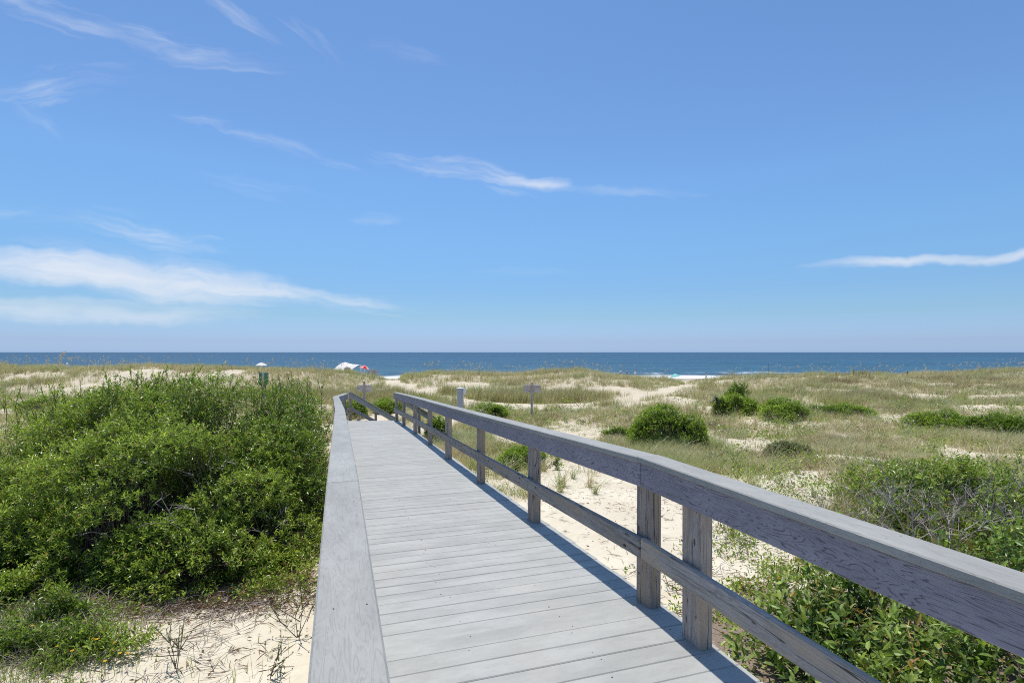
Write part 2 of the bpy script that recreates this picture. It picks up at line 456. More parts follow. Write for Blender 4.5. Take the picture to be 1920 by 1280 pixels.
pos = N.n('ShaderNodeNewGeometry').outputs['Position']
sp = N.n('ShaderNodeSeparateXYZ'); N.put(sp.inputs[0], pos); Y = sp.outputs[1]
lg = N.math('LOGARITHM', Y, 10.0)
wv = N.mapping(pos, (.018, .10, 1)); w1 = N.noise(wv, 1.0, 4, .65, .6)
w2 = N.noise(N.mapping(pos, (.10, .45, 1)), 1.0, 4, .7)
w3 = N.noise(N.mapping(pos, (.004, .02, 1)), 1.0, 3, .6)
c = N.ramp(N.math('MULTIPLY_ADD', lg, .5, -1.0), [(0.0, (.10, .20, .25)), (.06, (.044, .120, .158)), (.2, (.028, .084, .126)), (.45, (.016, .054, .094)), (.9, (.012, .040, .076))])
c = N.mix(N.math('MULTIPLY', N.smooth(w1, .40, .62), .45), c, (.014, .065, .135, 1))
c = N.mix(N.math('MULTIPLY', N.smooth(w2, .5, .75), .4), c, (.07, .19, .28, 1))
c = N.mix(N.math('MULTIPLY', N.smooth(w3, .45, .7), .25), c, (.03, .12, .20, 1))
wob = N.noise(N.mapping(pos, (.05, .05, 1)), 1.0, 3)
yy = N.math('ADD', Y, N.math('MULTIPLY_ADD', wob, 8.0, -4.0))
fz = N.noise(N.mapping(pos, (.35, 1.6, 1)), 1.0, 5, .7)
def band(a, b, c_, d): return N.math('MULTIPLY', N.smooth(yy, a, b), N.smooth(yy, d, c_))
edge = N.math('MULTIPLY', band(94, 99, 114, 121), N.smooth(fz, .26, .46))
br = N.math('MULTIPLY', N.math('MULTIPLY', band(125, 129, 133, 138), N.smooth(fz, .48, .62)), N.smooth(N.noise(N.mapping(pos, (.06, .02, 1)), 1.0, 2), .40, .52))
trough = N.math('MULTIPLY', band(117, 121, 124, 127), .55)
caps = N.math('MULTIPLY', N.smooth(w2, .70, .76), N.smooth(Y, 900, 140))
c = N.mix(trough, c, (.02, .055, .085, 1))
foam = N.math('MAXIMUM', N.math('MAXIMUM', edge, N.math('MULTIPLY', br, .65)), N.math('MULTIPLY', caps, .55))
c = N.mix(foam, c, (.78, .80, .80, 1))
bmp = N.bump(N.math('ADD', w2, N.math('MULTIPLY', w1, .5)), .6, 1.2)
pb = N.bsdf(out, c, N.math('MULTIPLY_ADD', foam, .4, .38), .18, bmp)
tag(link('sea', np_mesh('sea', V2, [np.stack([ii, ii + 1, ii + n_ + 1, ii + n_], -1)], smooth=True), m), kind='structure')

# ------------------------------------------------------------------ boardwalk (local x across, y along, z up)
BW = empty('boardwalk', (0, 0, 0), R(18))
tag(BW, 'weathered grey plank boardwalk with timber railings running down toward the dunes', 'boardwalk')
def dz(s):
    return .75 - .0454 * max(0.0, s - 3.06) - (0.004 * max(0, 3.06 - s) * 0)
def tint(a=.9, b=1.08): return random.uniform(a, b)

# deck: planks, wavy cut ends, screws
d = MB(); s = -3.0; S_END = 19.2; k = 0
while s < S_END + 1.0:
    w = .1515 + random.uniform(-.0015, .0015); g = random.choice([.0014, .0018, .0022, .0035])
    r = random.uniform(-.010, .010)
    x0 = -.10 + random.uniform(-.010, .010) + .012 * math.sin(s * 2.1); x1 = 2.078 + r * .7 + .010 * math.sin(s * 1.3 + 1)
    if s > S_END:                               # the end of the platform is cut square to the stair
        x1 = 2.07 - (s - S_END) / .95 * 2.0
    z = dz(s + w / 2) + random.uniform(-.0018, .0018)
    sl = -.0454 * w if s > 3.06 else 0
    prof = [(0, -.038), (0, -.005), (.005, 0), (w - .005, sl), (w, sl - .005), (w, sl - .038)]
    tl, tr = random.uniform(-.0015, .0015), random.uniform(-.0015, .0015)
    vs = [(x0, s + a, z + b + tl) for a, b in prof] + [(x1, s + a, z + b + tr) for a, b in prof]
    fs = [(i, i + 6, (i + 1) % 6 + 6, (i + 1) % 6) for i in range(6)] + [tuple(range(5, -1, -1)), tuple(range(6, 12))]
    t = tint(.965, 1.03)
    fs = [tuple(f) for f in fs]
    d.add(vs, fs, t, 0)
    for xs in (.09, .72, 1.36, 1.90):
        if xs > x1 - .04: continue
        for ys_ in (.035, w - .035):
            if random.random() < .55: continue
            cx, cy = xs + random.uniform(-.035, .035), s + ys_ + random.uniform(-.006, .006)
            zz = z + sl * ys_ / w + .0016
            rr = random.uniform(.003, .0052)
            ring = [(cx + rr * math.cos(a * math.pi / 3), cy + rr * math.sin(a * math.pi / 3), zz) for a in range(6)]
            d.add(ring, [tuple(range(6))], 1, 1)
    s += w + g; k += 1
d.build('deck', [M['deck'], M['screw']], BW)
b = MB()
for x in (-.05, .98, 2.02):
    b.beam((x, -3, .75 - .135), (x, 3.06, .75 - .135), (1, 0, 0), (0, 0, 1), .045, .185, tint=.75)
    b.beam((x, 3.06, .75 - .135), (x, 19.1, dz(19.1) - .135), (1, 0, 0), (0, 0, 1), .045, .185, tint=.75)
b.build('joist', M['rail'], BW)
POSTS = [-1.85, .32, 2.548, 3.064, 5.262, 7.45, 9.873, 12.09, 14.6, 17.04, 19.15]
PL, PW = .178, .088
def to_ground(x, y):
    X = x * C18 - y * S18; Yw = x * S18 + y * C18
    return float(ground(X, Yw))
for s_ in POSTS[1::2]:
    for x in (.06, 1.9):
        q = MB(); q.box(x - .07, x + .07, s_ + .3, s_ + .44, to_ground(x, s_) - .3, dz(s_) - .23, tint=.8)
        q.build('pile', M['post'], BW)

# right hand railing ----------------------------------------------------------
def railing(pin, sgn, posts, cap_js, fas_js, low_js, xo):
    """pin: x of the posts' inner faces; sgn +1: posts stand to +x of it. xo(s): sideways wander"""
    cap = MB()
    def pz(s, h): return dz(s) + h
    for a, e in zip(cap_js[:-1], cap_js[1:]):
        cx = pin + sgn * .020
        j = random.uniform(-.002, .002)
        n = max(1, int((e - a) / 2.4)); pts = [a + (e - a) * i / n for i in range(n + 1)]
        tt = tint(.96, 1.05)
        for u, v in zip(pts[:-1], pts[1:]):
            g1 = .0015 if u == pts[0] else -.002; g2 = .0015 if v == pts[-1] else -.0
            cap.beam((cx + xo(u), u + g1, pz(u, .985) + j), (cx + xo(v), v - g2, pz(v, .985) + j), (1, 0, 0), (0, 0, 1), .165, .04, .006, tt)
        yk = a + .06
        while yk < e:
            for dx in (-.035, .04):
                xk = pin + sgn * .02 + dx + xo(yk) + random.uniform(-.008, .008); zz = pz(yk, 1.0062) + j; rk = random.uniform(.0022, .0034)
                if random.random() < .4: continue
                cap.add([(xk + rk * math.cos(q * math.pi / 4), yk + rk * math.sin(q * math.pi / 4), zz) for q in range(8)], [tuple(range(8))], 1, 1)
            yk += random.uniform(.9, 1.3)
    rl = cap.build('railing', [M['cap'], M['screw']], BW)
    for a, e in zip(fas_js[:-1], fas_js[1:]):
        fb = MB(); cx = pin - sgn * .0205
        n = max(1, int((e - a) / 2.4)); pts = [a + (e - a) * i / n for i in range(n + 1)]; tt = tint(.93, 1.06)
        for u, v in zip(pts[:-1], pts[1:]):
            g1 = .003 if u == pts[0] else -.002; g2 = .003 if v == pts[-1] else 0
            fb.beam((cx + xo(u), u + g1, pz(u, .881)), (cx + xo(v), v - g2, pz(v, .881)), (1, 0, 0), (0, 0, 1), .036, .162, .004, tt)
        fb.build('fascia_board', M['fascia'], rl)
    for a, e in zip(low_js[:-1], low_js[1:]):
        lb = MB(); cx = pin - sgn * .0215; j1, j2 = random.uniform(-.012, .012), random.uniform(-.012, .012)
        n = max(1, int((e - a) / 2.2)); pts = [a + (e - a) * i / n for i in range(n + 1)]; tt = tint(.85, 1.1)
        for i, (u, v) in enumerate(zip(pts[:-1], pts[1:])):
            g1 = .004 if u == pts[0] else -.002; g2 = .004 if v == pts[-1] else 0
            lb.beam((cx + xo(u), u + g1, pz(u, .387) + j1 + (j2 - j1) * i / n), (cx + xo(v), v - g2, pz(v, .387) + j1 + (j2 - j1) * (i + 1) / n),
                    (1, 0, 0), (0, 0, 1), .04, .142, .010, tt)
        fx = cx - sgn * .0208
        yk = a + random.uniform(.1, .5)
        while yk < e - .1:
            zk = pz(yk, .387) + random.uniform(-.045, .045); ra, rb = random.uniform(.012, .022), random.uniform(.008, .014)
            lb.add([(fx + xo(yk), yk + ra * math.cos(q * math.pi / 5), zk + rb * math.sin(q * math.pi / 5)) for q in range(10)], [tuple(range(10))], 1, 1)
            yk += random.choice([.16, .5, .8, 1.1])
        lb.build('lower_rail', [M['rail'], M['knot']], rl)
    for s_ in posts:
        p = MB(); c0 = pin + sgn * (PW / 2) + xo(s_); t = random.uniform(-.008, .008); t2 = random.uniform(-.01, .01)
        p.beam((c0, s_ + PL / 2, dz(s_ + PL / 2) - .012), (c0 + t * .4, s_ + PL / 2 + t2, dz(s_) + .962), (1, 0, 0), (0, 1, 0), PW * random.uniform(.95, 1.1), PL * random.uniform(.96, 1.05), .007, tint(.82, 1.12))
        for zk in (.09, .2, .36, .41):
            if random.random() < .75:
                yk = s_ + PL * random.uniform(.2, .8); xk = pin + xo(s_) - sgn * .003; zz = dz(s_) + zk + random.uniform(-.03, .03); rk = random.uniform(.004, .008)
                p.add([(xk - sgn * .003, yk + rk * math.cos(q * math.pi / 4), zz + 1.4 * rk * math.sin(q * math.pi / 4)) for q in range(8)], [tuple(range(8))], 1, 1)
        p.build('post', [M['post'], M['knot']], rl)
    return rl
XR = 1.94
railing(XR, 1, POSTS, [-3, 3.12, 9.95, 12.16, 19.35], [-3, 3.12, 9.95, 12.17, 19.35], [-3, 3.12, 7.53, 12.17, 19.35], lambda s: .012 * math.sin(s * .55) - (.02 if s > 17 else 0))
def lx(s):
    if s < 10: return .006 * math.sin(s)
    if s < 16.4: return -.10 * float(sstep(10, 16.4, s))
    return -.10 + (s - 16.4) * .10
LP = [s for s in POSTS if s < 18] + [19.45]
railing(.04, -1, LP, [-3, 2.98, 9.9, 13.2, 16.4, 19.7], [-3, 2.98, 9.9, 13.2, 16.4, 19.7], [-3, 2.98, 7.5, 12.1, 16.4, 19.7], lx)

# stair going down to the right at the far end ---------------------------------
def loc(X, Yw): return (X * C18 + Yw * S18, -X * S18 + Yw * C18)
T = Vector((.55, .835, 0)).normalized(); TS = Vector((T.y, -T.x, 0))
def toL(v):
    a = loc(v[0], v[1]); return Vector((a[0], a[1], v[2]))
TL = (toL(Vector(T)) - toL(Vector((0, 0, 0)))); TSL = (toL(Vector(TS)) - toL(Vector((0, 0, 0))))
A_L = toL((-5.98, 19.55, dz(19.5))); A_R = toL((-4.16, 18.95, dz(19.3)))
SLOPE = .52; zend = to_ground(A_L.x + 2 * TL.x, A_L.y + 2 * TL.y)
n_st = 7; run = (dz(19.5) - zend) / SLOPE / n_st; rise = (dz(19.5) - zend) / n_st
st = MB(); mid = (A_L + A_R) / 2; wd = 1.82
for i in range(1, n_st + 1):
    c0 = mid + TL * (run * (i - .5) + .2); c0.z = dz(19.5) - rise * i
    st.beam(c0 - TSL * wd / 2, c0 + TSL * wd / 2, TL, (0, 0, 1), run + .02, .04, .004, tint())
for sd in (-1, 1):
    a0 = mid + TSL * sd * (wd / 2 + .025) + TL * .1; a0.z = dz(19.5) - .15
    b0 = a0 + TL * (run * n_st + .1); b0.z = zend - .03
    upv = (b0 - a0).normalized().cross(TSL); st.beam(a0, b0, TSL, upv, .045, .24, .004, .85)
st.build('stairs', M['deck'], BW)
for base in (A_L, A_R):
    L = run * n_st + .25; sd = 1 if base is A_R else -1
    a0 = base.copy(); a0.z = dz(19.5); b0 = a0 + TL * L; b0.z = a0.z - SLOPE * L
    ax = (b0 - a0).normalized(); upv = TSL.cross(ax); upv = upv if upv.z > 0 else -upv
    cap = MB(); off = Vector((0, 0, .985)); cap.beam(a0 + off, b0 + off, TSL, upv, .165, .04, .006)
    r2 = cap.build('stair_railing', M['cap'], BW)
    fb = MB(); o2 = Vector((0, 0, .87)) - TSL * sd * .03; fb.beam(a0 + o2, b0 + o2, TSL, upv, .036, .155, .004, 1.15); fb.build('fascia_board', M['cap'], r2)  # lighter tint puts sunlight into the stair fascia's colour
    lb = MB(); o3 = Vector((0, 0, .40)) - TSL * sd * .03; lb.beam(a0 + o3, b0 + o3, TSL, upv, .04, .14, .008); lb.build('lower_rail', M['rail'], r2)
    for f in ((.5, .97) if base is A_R else (.04, .55, .97)):
        q = a0 + (b0 - a0) * f + TSL * sd * .035
        p = MB(); p.beam((q.x, q.y, q.z - (.25 if f < .1 else .45)), (q.x, q.y, q.z + .96), (1, 0, 0), (0, 1, 0), .09, .10, .006, tint()); p.build('post', M['post'], r2)

# ------------------------------------------------------------------ foliage machinery
def unit(v): return v / np.maximum(np.linalg.norm(v, axis=-1, keepdims=True), 1e-9)
def leaves_mesh(name, P, D, L, W, col, broad=False, rng=RNG, fold=.18):
    n = len(P); D = unit(D)
    ref = unit(rng.normal(size=(n, 3)) * .9 + np.array([0, 0, 1.5]))
    Sd = unit(np.cross(D, ref)); Nn = np.cross(Sd, D)
    L = L[:, None]; W = W[:, None]
    if not broad:
        vs = np.stack([P, P + D * L * .45 + Sd * W * .5 + Nn * W * fold, P + D * L - Nn * L * .08, P + D * L * .45 - Sd * W * .5 + Nn * W * fold], 1)
        b = np.arange(n)[:, None] * 4
        fc = [np.concatenate([b + np.array([[0, 1, 2]]), b + np.array([[0, 2, 3]])])]
        k = 4
    else:
        bd = Nn * L
        vs = np.stack([P, P + D * L * .32 + bd * .02, P + D * L * .70 + bd * .0, P + D * L - bd * .09,
                       P + D * L * .30 + Sd * W * .46 + Nn * W * fold, P + D * L * .68 + Sd * W * .40 + Nn * W * fold * .8,
                       P + D * L * .30 - Sd * W * .46 + Nn * W * fold, P + D * L * .68 - Sd * W * .40 + Nn * W * fold * .8], 1)
        b = np.arange(n)[:, None] * 8
        fc = [np.concatenate([b + np.array([[0, 4, 1]]), b + np.array([[0, 1, 6]]), b + np.array([[5, 3, 2]]), b + np.array([[2, 3, 7]])]),
              np.concatenate([b + np.array([[4, 5, 2, 1]]), b + np.array([[1, 2, 7, 6]])])]
        k = 8
    return np_mesh(name, vs.reshape(-1, 3), fc, np.repeat(col, k, 0))

def twig_mesh(name, A, B, r, n=3):
    """straight tapered twigs from A to B"""
    ax = unit(B - A); s_ = unit(np.cross(ax, np.array([.3, .2, .93]))); t_ = np.cross(ax, s_)
    r = np.broadcast_to(np.asarray(r, float), (len(A),))[:, None]
    rings = []
    for P, q in ((A, 1.0), (B, .45)):
        for i in range(n):
            a = 2 * math.pi * i / n; rings.append(P + (s_ * math.cos(a) + t_ * math.sin(a)) * r * q)
    vs = np.stack(rings, 1); b = np.arange(len(A))[:, None] * 2 * n
    fc = np.concatenate([b + np.array([[i, (i + 1) % n, n + (i + 1) % n, n + i]]) for i in range(n)])
    return np_mesh(name, vs.reshape(-1, 3), [fc])

GREEN = dict(dark=(.026, .066, .012), mid=(.185, .315, .034), young=(.50, .59, .10), brown=(.38, .24, .13), pb=.03)
SCRUB = dict(dark=(.10, .12, .05), mid=(.24, .27, .12), young=(.42, .45, .22), brown=(.30, .20, .12), pb=.12)
VIVID = dict(dark=(.035, .085, .010), mid=(.16, .30, .022), young=(.44, .56, .065), brown=(.30, .22, .08), pb=.02)
def leaf_cols(n, rng, pal, young, dark=None):
    """young (n,) 0..1 shifts to fresh tips"""
    d, mi, y, b = (np.array(pal[k]) for k in ('dark', 'mid', 'young', 'brown'))
    t = np.clip(rng.normal(.5, .22, n), 0, 1)[:, None]
    c = d * (1 - t) + mi * t
    yy = (np.clip(young, 0, 1))[:, None]; c = c * (1 - yy) + y * yy
    br = rng.random(n) < pal.get('pb', .02); c[br] = b
    return np.clip(c * rng.uniform(.6, 1.4, (n, 1)), 0, 1)

def sample_blobs(blobs, n, rng, shell=.4, lump=.16, carve=-.55, freq=1.6, zmin=-.35):
    B = np.array(blobs, float); area = (B[:, 3] * B[:, 4] + B[:, 3] * B[:, 5] + B[:, 4] * B[:, 5])
    out_p, out_n, out_d = [], [], []; got = 0
    for _ in range(14):
        k = rng.choice(len(B), n * 2, p=area / area.sum())
        d = unit(rng.normal(size=(n * 2, 3))); ok = d[:, 2] > zmin
        k, d = k[ok], d[ok]
        c, r = B[k, :3], B[k, 3:6]
        dep = shell * rng.random(len(k)) ** 1.6
        lum = 1 + lump * snoise(c + d * r, freq, 31) + .06 * snoise(c + d * r, freq * 3.1, 32)
        p = c + d * r * ((1 - dep) * lum)[:, None]
        keep = np.ones(len(k), bool)
        for j in range(len(B)):
            q = np.linalg.norm((p - B[j, :3]) / B[j, 3:6], axis=1)
            keep &= ~((q < .62) & (k != j))
        keep &= snoise(p, freq * 1.5, 33) > carve
        gz = ground(p[:, 0], p[:, 1]); keep &= p[:, 2] > gz + .02
        pp = bw_p(p[:, 0], p[:, 1]); ss = bw_s(p[:, 0], p[:, 1])
        keep &= ~((pp > -.16) & (pp < 2.22) & (ss < 21) & (p[:, 2] > -.2))
        p, d, dep, r = p[keep], d[keep], dep[keep], r[keep]
        out_p.append(p); out_n.append(unit(d / r)); out_d.append(dep / shell); got += len(p)
        if got >= n: break
    return np.concatenate(out_p)[:n], np.concatenate(out_n)[:n], np.concatenate(out_d)[:n]

def foliage(name, parent, blobs, n_sprig, per, leaf, wid, seed, pal=GREEN, broad=False, mat='leaf', spl=.12, up=.5, shell=.4, carve=-.55, lump=.16, freq=1.6, youth=.25, twigs=True, org=(0, 0, 0)):
    rng = np.random.default_rng(seed)
    P, Nrm, dep = sample_blobs(blobs, n_sprig, rng, shell, lump, carve, freq)
    n = len(P)
    ax = unit(Nrm * .7 + np.array([0, 0, up]) + rng.normal(size=(n, 3)) * .45)
    sl = spl * rng.uniform(.5, 1.3, n)
    t = (np.arange(per) + .6) / per
    pos = P[:, None] + ax[:, None] * (sl[:, None] * t[None])[..., None]
    ph = rng.uniform(0, 6.28, n)[:, None] + np.arange(per)[None] * 2.4
    u = unit(np.cross(ax, np.array([.21, .4, .9]))); w = np.cross(ax, u)
    rad = u[:, None] * np.cos(ph)[..., None] + w[:, None] * np.sin(ph)[..., None]
    D = unit(ax[:, None] * (.35 + .55 * t)[None, :, None] + rad * .85 + rng.normal(size=(n, per, 3)) * .25)
    m_ = n * per
    L = (leaf * rng.uniform(.6, 1.25, m_)); W = wid * L / leaf * rng.uniform(.8, 1.2, m_)
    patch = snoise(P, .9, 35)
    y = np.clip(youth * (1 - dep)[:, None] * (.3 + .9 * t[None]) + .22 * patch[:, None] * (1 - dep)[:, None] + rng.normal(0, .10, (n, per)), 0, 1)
    col = leaf_cols(m_, rng, pal, y.ravel()) * (1 - .52 * np.repeat(dep, per))[:, None]  # deeper leaves darkened: the bush's inner shade is put into leaf colour
    o_ = np.array(org)
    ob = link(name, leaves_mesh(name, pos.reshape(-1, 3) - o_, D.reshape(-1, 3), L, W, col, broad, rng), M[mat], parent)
    if twigs:
        # inner branching
        k = rng.choice(n, min(n, max(60, n // 7)), replace=False)
        B = np.array(blobs, float); cen = B[:, :3]
        j = np.argmin(((P[k][:, None] - cen[None]) ** 2).sum(-1), 1)
        root = cen[j] + rng.normal(size=(len(k), 3)) * B[j, 3:6] * .22
        root[:, 2] = np.maximum(root[:, 2] - B[j, 5] * .2, ground(root[:, 0], root[:, 1]))
        mid = (P[k] + root) / 2 + rng.normal(size=(len(k), 3)) * .06
        link('stem', twig_mesh('stem', np.concatenate([root, mid]) - o_, np.concatenate([mid, P[k] + ax[k] * sl[k][:, None]]) - o_, np.concatenate([np.full(len(k), .008), np.full(len(k), .004)])), M['twig'], parent)
    return ob

def shoots(parent, tops, seed, leaf=.05, wid=.014, pal=GREEN, nleaf=26, youth=.5, name='twig_sprays'):
    """upright leafy shoots: tops = list of (base, tip)"""
    rng = np.random.default_rng(seed); A = []; B = []; P = []; D = []
    for b0, t0 in tops:
        b0 = np.array(b0, float); t0 = np.array(t0, float); mid = (b0 + t0) / 2 + rng.normal(size=3) * .04
        A += [b0, mid]; B += [mid, t0]
        stems = [(b0, mid, t0)]
        for q in range(rng.integers(1, 4)):
            s0 = b0 + (t0 - b0) * rng.uniform(.3, .75); s2 = s0 + (t0 - b0) * rng.uniform(.2, .4) + rng.normal(size=3) * np.array([.09, .09, .03])
            A.append(s0); B.append(s2); stems.append((s0, (s0 + s2) / 2, s2))
        for a_, m_, e_ in stems:
            ln = np.linalg.norm(e_ - a_); k = max(5, int(nleaf * ln / .5))
            tt = rng.uniform(.25, 1.0, k) ** .7
            q = np.where(tt[:, None] < .5, a_ + (m_ - a_) * tt[:, None] * 2, m_ + (e_ - m_) * (tt[:, None] * 2 - 1))
            P.append(q); D.append(unit((e_ - a_)[None] / ln * .7 + rng.normal(size=(k, 3)) * .6))
    P = np.concatenate(P); D = np.concatenate(D); n = len(P)
    L = leaf * rng.uniform(.6, 1.3, n); col = leaf_cols(n, rng, pal, np.clip(youth + rng.normal(0, .2, n), 0, 1))
    f = link('sprig_leaves', leaves_mesh('sprig_leaves', P, D, L, L * wid / leaf, col, False, rng), M['leaf'], parent)
    link(name, twig_mesh(name, np.array(A), np.array(B), .005), M['twig'], parent)

# ---- the big thicket left of the boardwalk
def rel(blobs): return [tuple(b) for b in blobs]
sh = empty('shrub', (0, 0, 0)); tag(sh, 'tall dark green shrub whose leafy shoots stick up against the sea', 'shrub')
foliage('foliage', sh, [(-5.75, 8.1, .35, 1.1, 1.2, 1.35), (-4.75, 8.3, .5, 1.1, 1.2, 1.38), (-5.2, 7.5, .3, 1.0, .9, 1.2), (-6.7, 8.2, .35, 1.0, 1.0, 1.32), (-7.35, 7.6, .1, .8, .9, .9)], 8600, 11, .052, .018, 101, spl=.16, up=.7, carve=-.25, lump=.26, shell=.5, youth=.5)
rg = np.random.default_rng(5); tp = []
for i in range(72):
    x = rg.uniform(-7.6, -3.9); y = rg.uniform(7.5, 8.7)
    zt = 1.92 + .12 * math.sin(x * 3.1) - .5 * max(0, -6.75 - x) - .25 * max(0, x + 4.9) + rg.uniform(-.25, .26)
    tp.append(((x, y, zt - rg.uniform(.45, .8)), (x + rg.uniform(-.18, .18), y + rg.uniform(-.1, .1), zt)))
shoots(sh, tp, 6, leaf=.055, wid=.016, youth=.45)
sh = empty('shrub', (0, 0, 0)); tag(sh, 'dense dark shrub pressed against the long left boardwalk railing', 'shrub')
foliage('foliage', sh, [(-3.85, 8.4, .52, .9, 1.1, 1.36), (-4.1, 9.9, .1, .9, 1.0, 1.45), (-3.05, 7.5, .1, .5, .8, 1.15), (-3.45, 7.5, .35, .7, .7, 1.15)], 5600, 11, .047, .018, 102, spl=.13, up=.5, carve=-.25, lump=.26, shell=.5, youth=.4)
tp = []
for i in range(24):
    x = rg.uniform(-4.4, -3.1); y = rg.uniform(8.0, 9.6)
    zt = 1.88 + rg.uniform(-.2, .24)
    tp.append(((x, y, zt - .5), (x + rg.uniform(-.14, .14), y, zt)))
shoots(sh, tp, 8, youth=.3, leaf=.045)
sh = empty('shrub', (0, 0, 0)); tag(sh, 'broad bright green mound of leaves at the front of the left thicket above bare sand', 'shrub')
foliage('foliage', sh, [(-4.6, 6.7, .15, 1.25, 1.1, 1.12), (-3.55, 6.75, .15, .9, .9, 1.0), (-5.75, 6.85, .1, .85, .9, .85), (-3.6, 5.85, -.02, 1.0, .62, .58), (-4.5, 5.9, -.02, .85, .6, .62), (-2.9, 6.5, .0, .5, .55, .6), (-6.25, 6.6, .1, .9, .8, .92), (-5.5, 5.85, -.02, .9, .6, .62), (-6.3, 5.7, -.05, .7, .5, .4)],
        18000, 11, .046, .017, 103, spl=.13, up=.35, carve=-.33, lump=.30, shell=.42, youth=.62, freq=1.9)

A = []; B = []; RR = []
rg = np.random.default_rng(16)
for (x, y, z, k_) in [(-3.75, 5.75, .62, 5), (-3.95, 6.4, 1.15, 6), (-4.9, 5.75, .55, 4), (-2.75, 6.3, .5, 4), (-5.6, 6.5, .7, 4)]:
    for i in range(k_):
        a = np.array([x, y, z]) + rg.normal(size=3) * np.array([.22, .1, .06]) + np.array([0, .05, -.12]); dv = unit(np.array([rg.normal() * .8, -.5 + rg.normal() * .3, .7]))
        for q in range(3):
            e = a + dv * rg.uniform(.08, .2); A.append(a); B.append(e); RR.append(.006 - .0015 * q)
            e2 = a + unit(dv + rg.normal(size=3) * .7) * rg.uniform(.08, .18); A.append(a); B.append(e2); RR.append(.004)
            a = e; dv = unit(dv + rg.normal(size=3) * .35)
link('dead_sprays', twig_mesh('dead_sprays', np.array(A), np.array(B), np.array(RR), 4), M['deadtwig'], sh)
sh = empty('shrub', (-4.1, 4.6, float(ground(-4.1, 4.6)))); tag(sh, 'low leafy shrub trailing over grey twigs in the bottom left corner', 'shrub')
foliage('foliage', sh, [(-4.75, 5.2, -.05, .8, .5, .36), (-4.2, 4.75, -.05, .65, .42, .25), (-3.85, 4.35, -.05, .55, .32, .18), (-5.3, 5.0, -.05, .7, .5, .36), (-3.3, 4.3, -.06, .45, .22, .13)], 1900, 10, .042, .017, 107, spl=.12, up=.5, carve=.0, lump=.40, shell=.6, youth=.5, freq=2.6, org=(-4.1, 4.6, float(ground(-4.1, 4.6))))
# ---- broad-leaved shrub below the right railing
BROAD = dict(dark=(.030, .08, .015), mid=(.12, .25, .030), young=(.46, .54, .13), brown=(.40, .28, .06), pb=.035)
sh = empty('shrub', (0, 0, 0)); tag(sh, 'glossy large-leaved shrub growing right beside the deck under the near railing', 'shrub')
foliage('foliage', sh, [(2.9, 4.3, .0, 1.1, .8, .62), (3.7, 3.7, 0, 1.2, 1.0, .62), (2.25, 3.95, -.02, .62, .7, .46), (4.5, 4.4, .05, 1.2, .9, .72), (3.0, 2.9, 0, .9, .8, .5), (1.85, 3.45, -.05, .45, .6, .36)],
        1900, 8, .078, .029, 104, pal=BROAD, broad=True, mat='broad', spl=.26, up=.9, carve=-.08, lump=.30, shell=.75, youth=.5, freq=2.4)
rg = np.random.default_rng(12); A = []; B = []
for i in range(22):
    x = rg.uniform(2.0, 4.8); y = rg.uniform(3.0, 4.6); a = np.array([x, y, .12]); h_ = rg.uniform(-.10, .10, 2)
    for q in range(6):
        h_ = h_ + rg.normal(0, .035, 2); e = a + np.array([h_[0], h_[1], rg.uniform(.03, .11)]); A.append(a); B.append(e); a = e
link('twig_sprays', twig_mesh('twig_sprays', np.array(A), np.array(B), .0055, 5), plain('orange_bark', (.36, .20, .07), .8, .2, .25), sh)
# ---- big shrub with bleached dead branches on the right
sh = empty('shrub', (0, 0, 0)); tag(sh, 'large green shrub with bleached bare branches beyond the near right railing', 'shrub')
foliage('foliage', sh, [(6.2, 7.7, .0, 1.35, 1.2, .86), (5.2, 7.1, -.05, .8, .9, .45), (7.5, 7.3, .0, 1.3, 1.2, .72), (5.9, 6.2, -.05, 1.1, .7, .5), (7.3, 8.6, -.1, 1.2, 1.0, .8)], 2700, 10, .058, .023, 105, spl=.14, up=.5, carve=.02, lump=.32, shell=.5, youth=.45)
A = []; B = []; RR = []
rg = np.random.default_rng(14)
def branchy(a, dvec, ln, r, depth):
    e = a + dvec * ln; A.append(a); B.append(e); RR.append(r)
    if depth:
        for q in range(rg.integers(2, 4)):
            nd = unit(dvec + rg.normal(size=3) * .55); branchy(a + (e - a) * rg.uniform(.5, 1), nd, ln * rg.uniform(.55, .85), r * .62, depth - 1)
for i in range(40):
    x = rg.uniform(4.2, 7.2); y = rg.uniform(6.0, 7.2)
    branchy(np.array([x, y, float(ground(x, y))]), unit(np.array([rg.uniform(-.5, .5), rg.uniform(-.4, .2), 1.0])), rg.uniform(.32, .52), .013, 3)
link('dead_sprays', twig_mesh('dead_sprays', np.array(A), np.array(B), np.array(RR), 5), M['deadtwig'], sh)
tp = [((x, 6.4, .25), (x + rg.uniform(-.1, .1), 6.3, .25 + rg.uniform(.45, .85))) for x in np.linspace(4.4, 7.4, 12)]
shoots(sh, tp, 15, leaf=.075, wid=.028, pal=BROAD, youth=.55, nleaf=16)

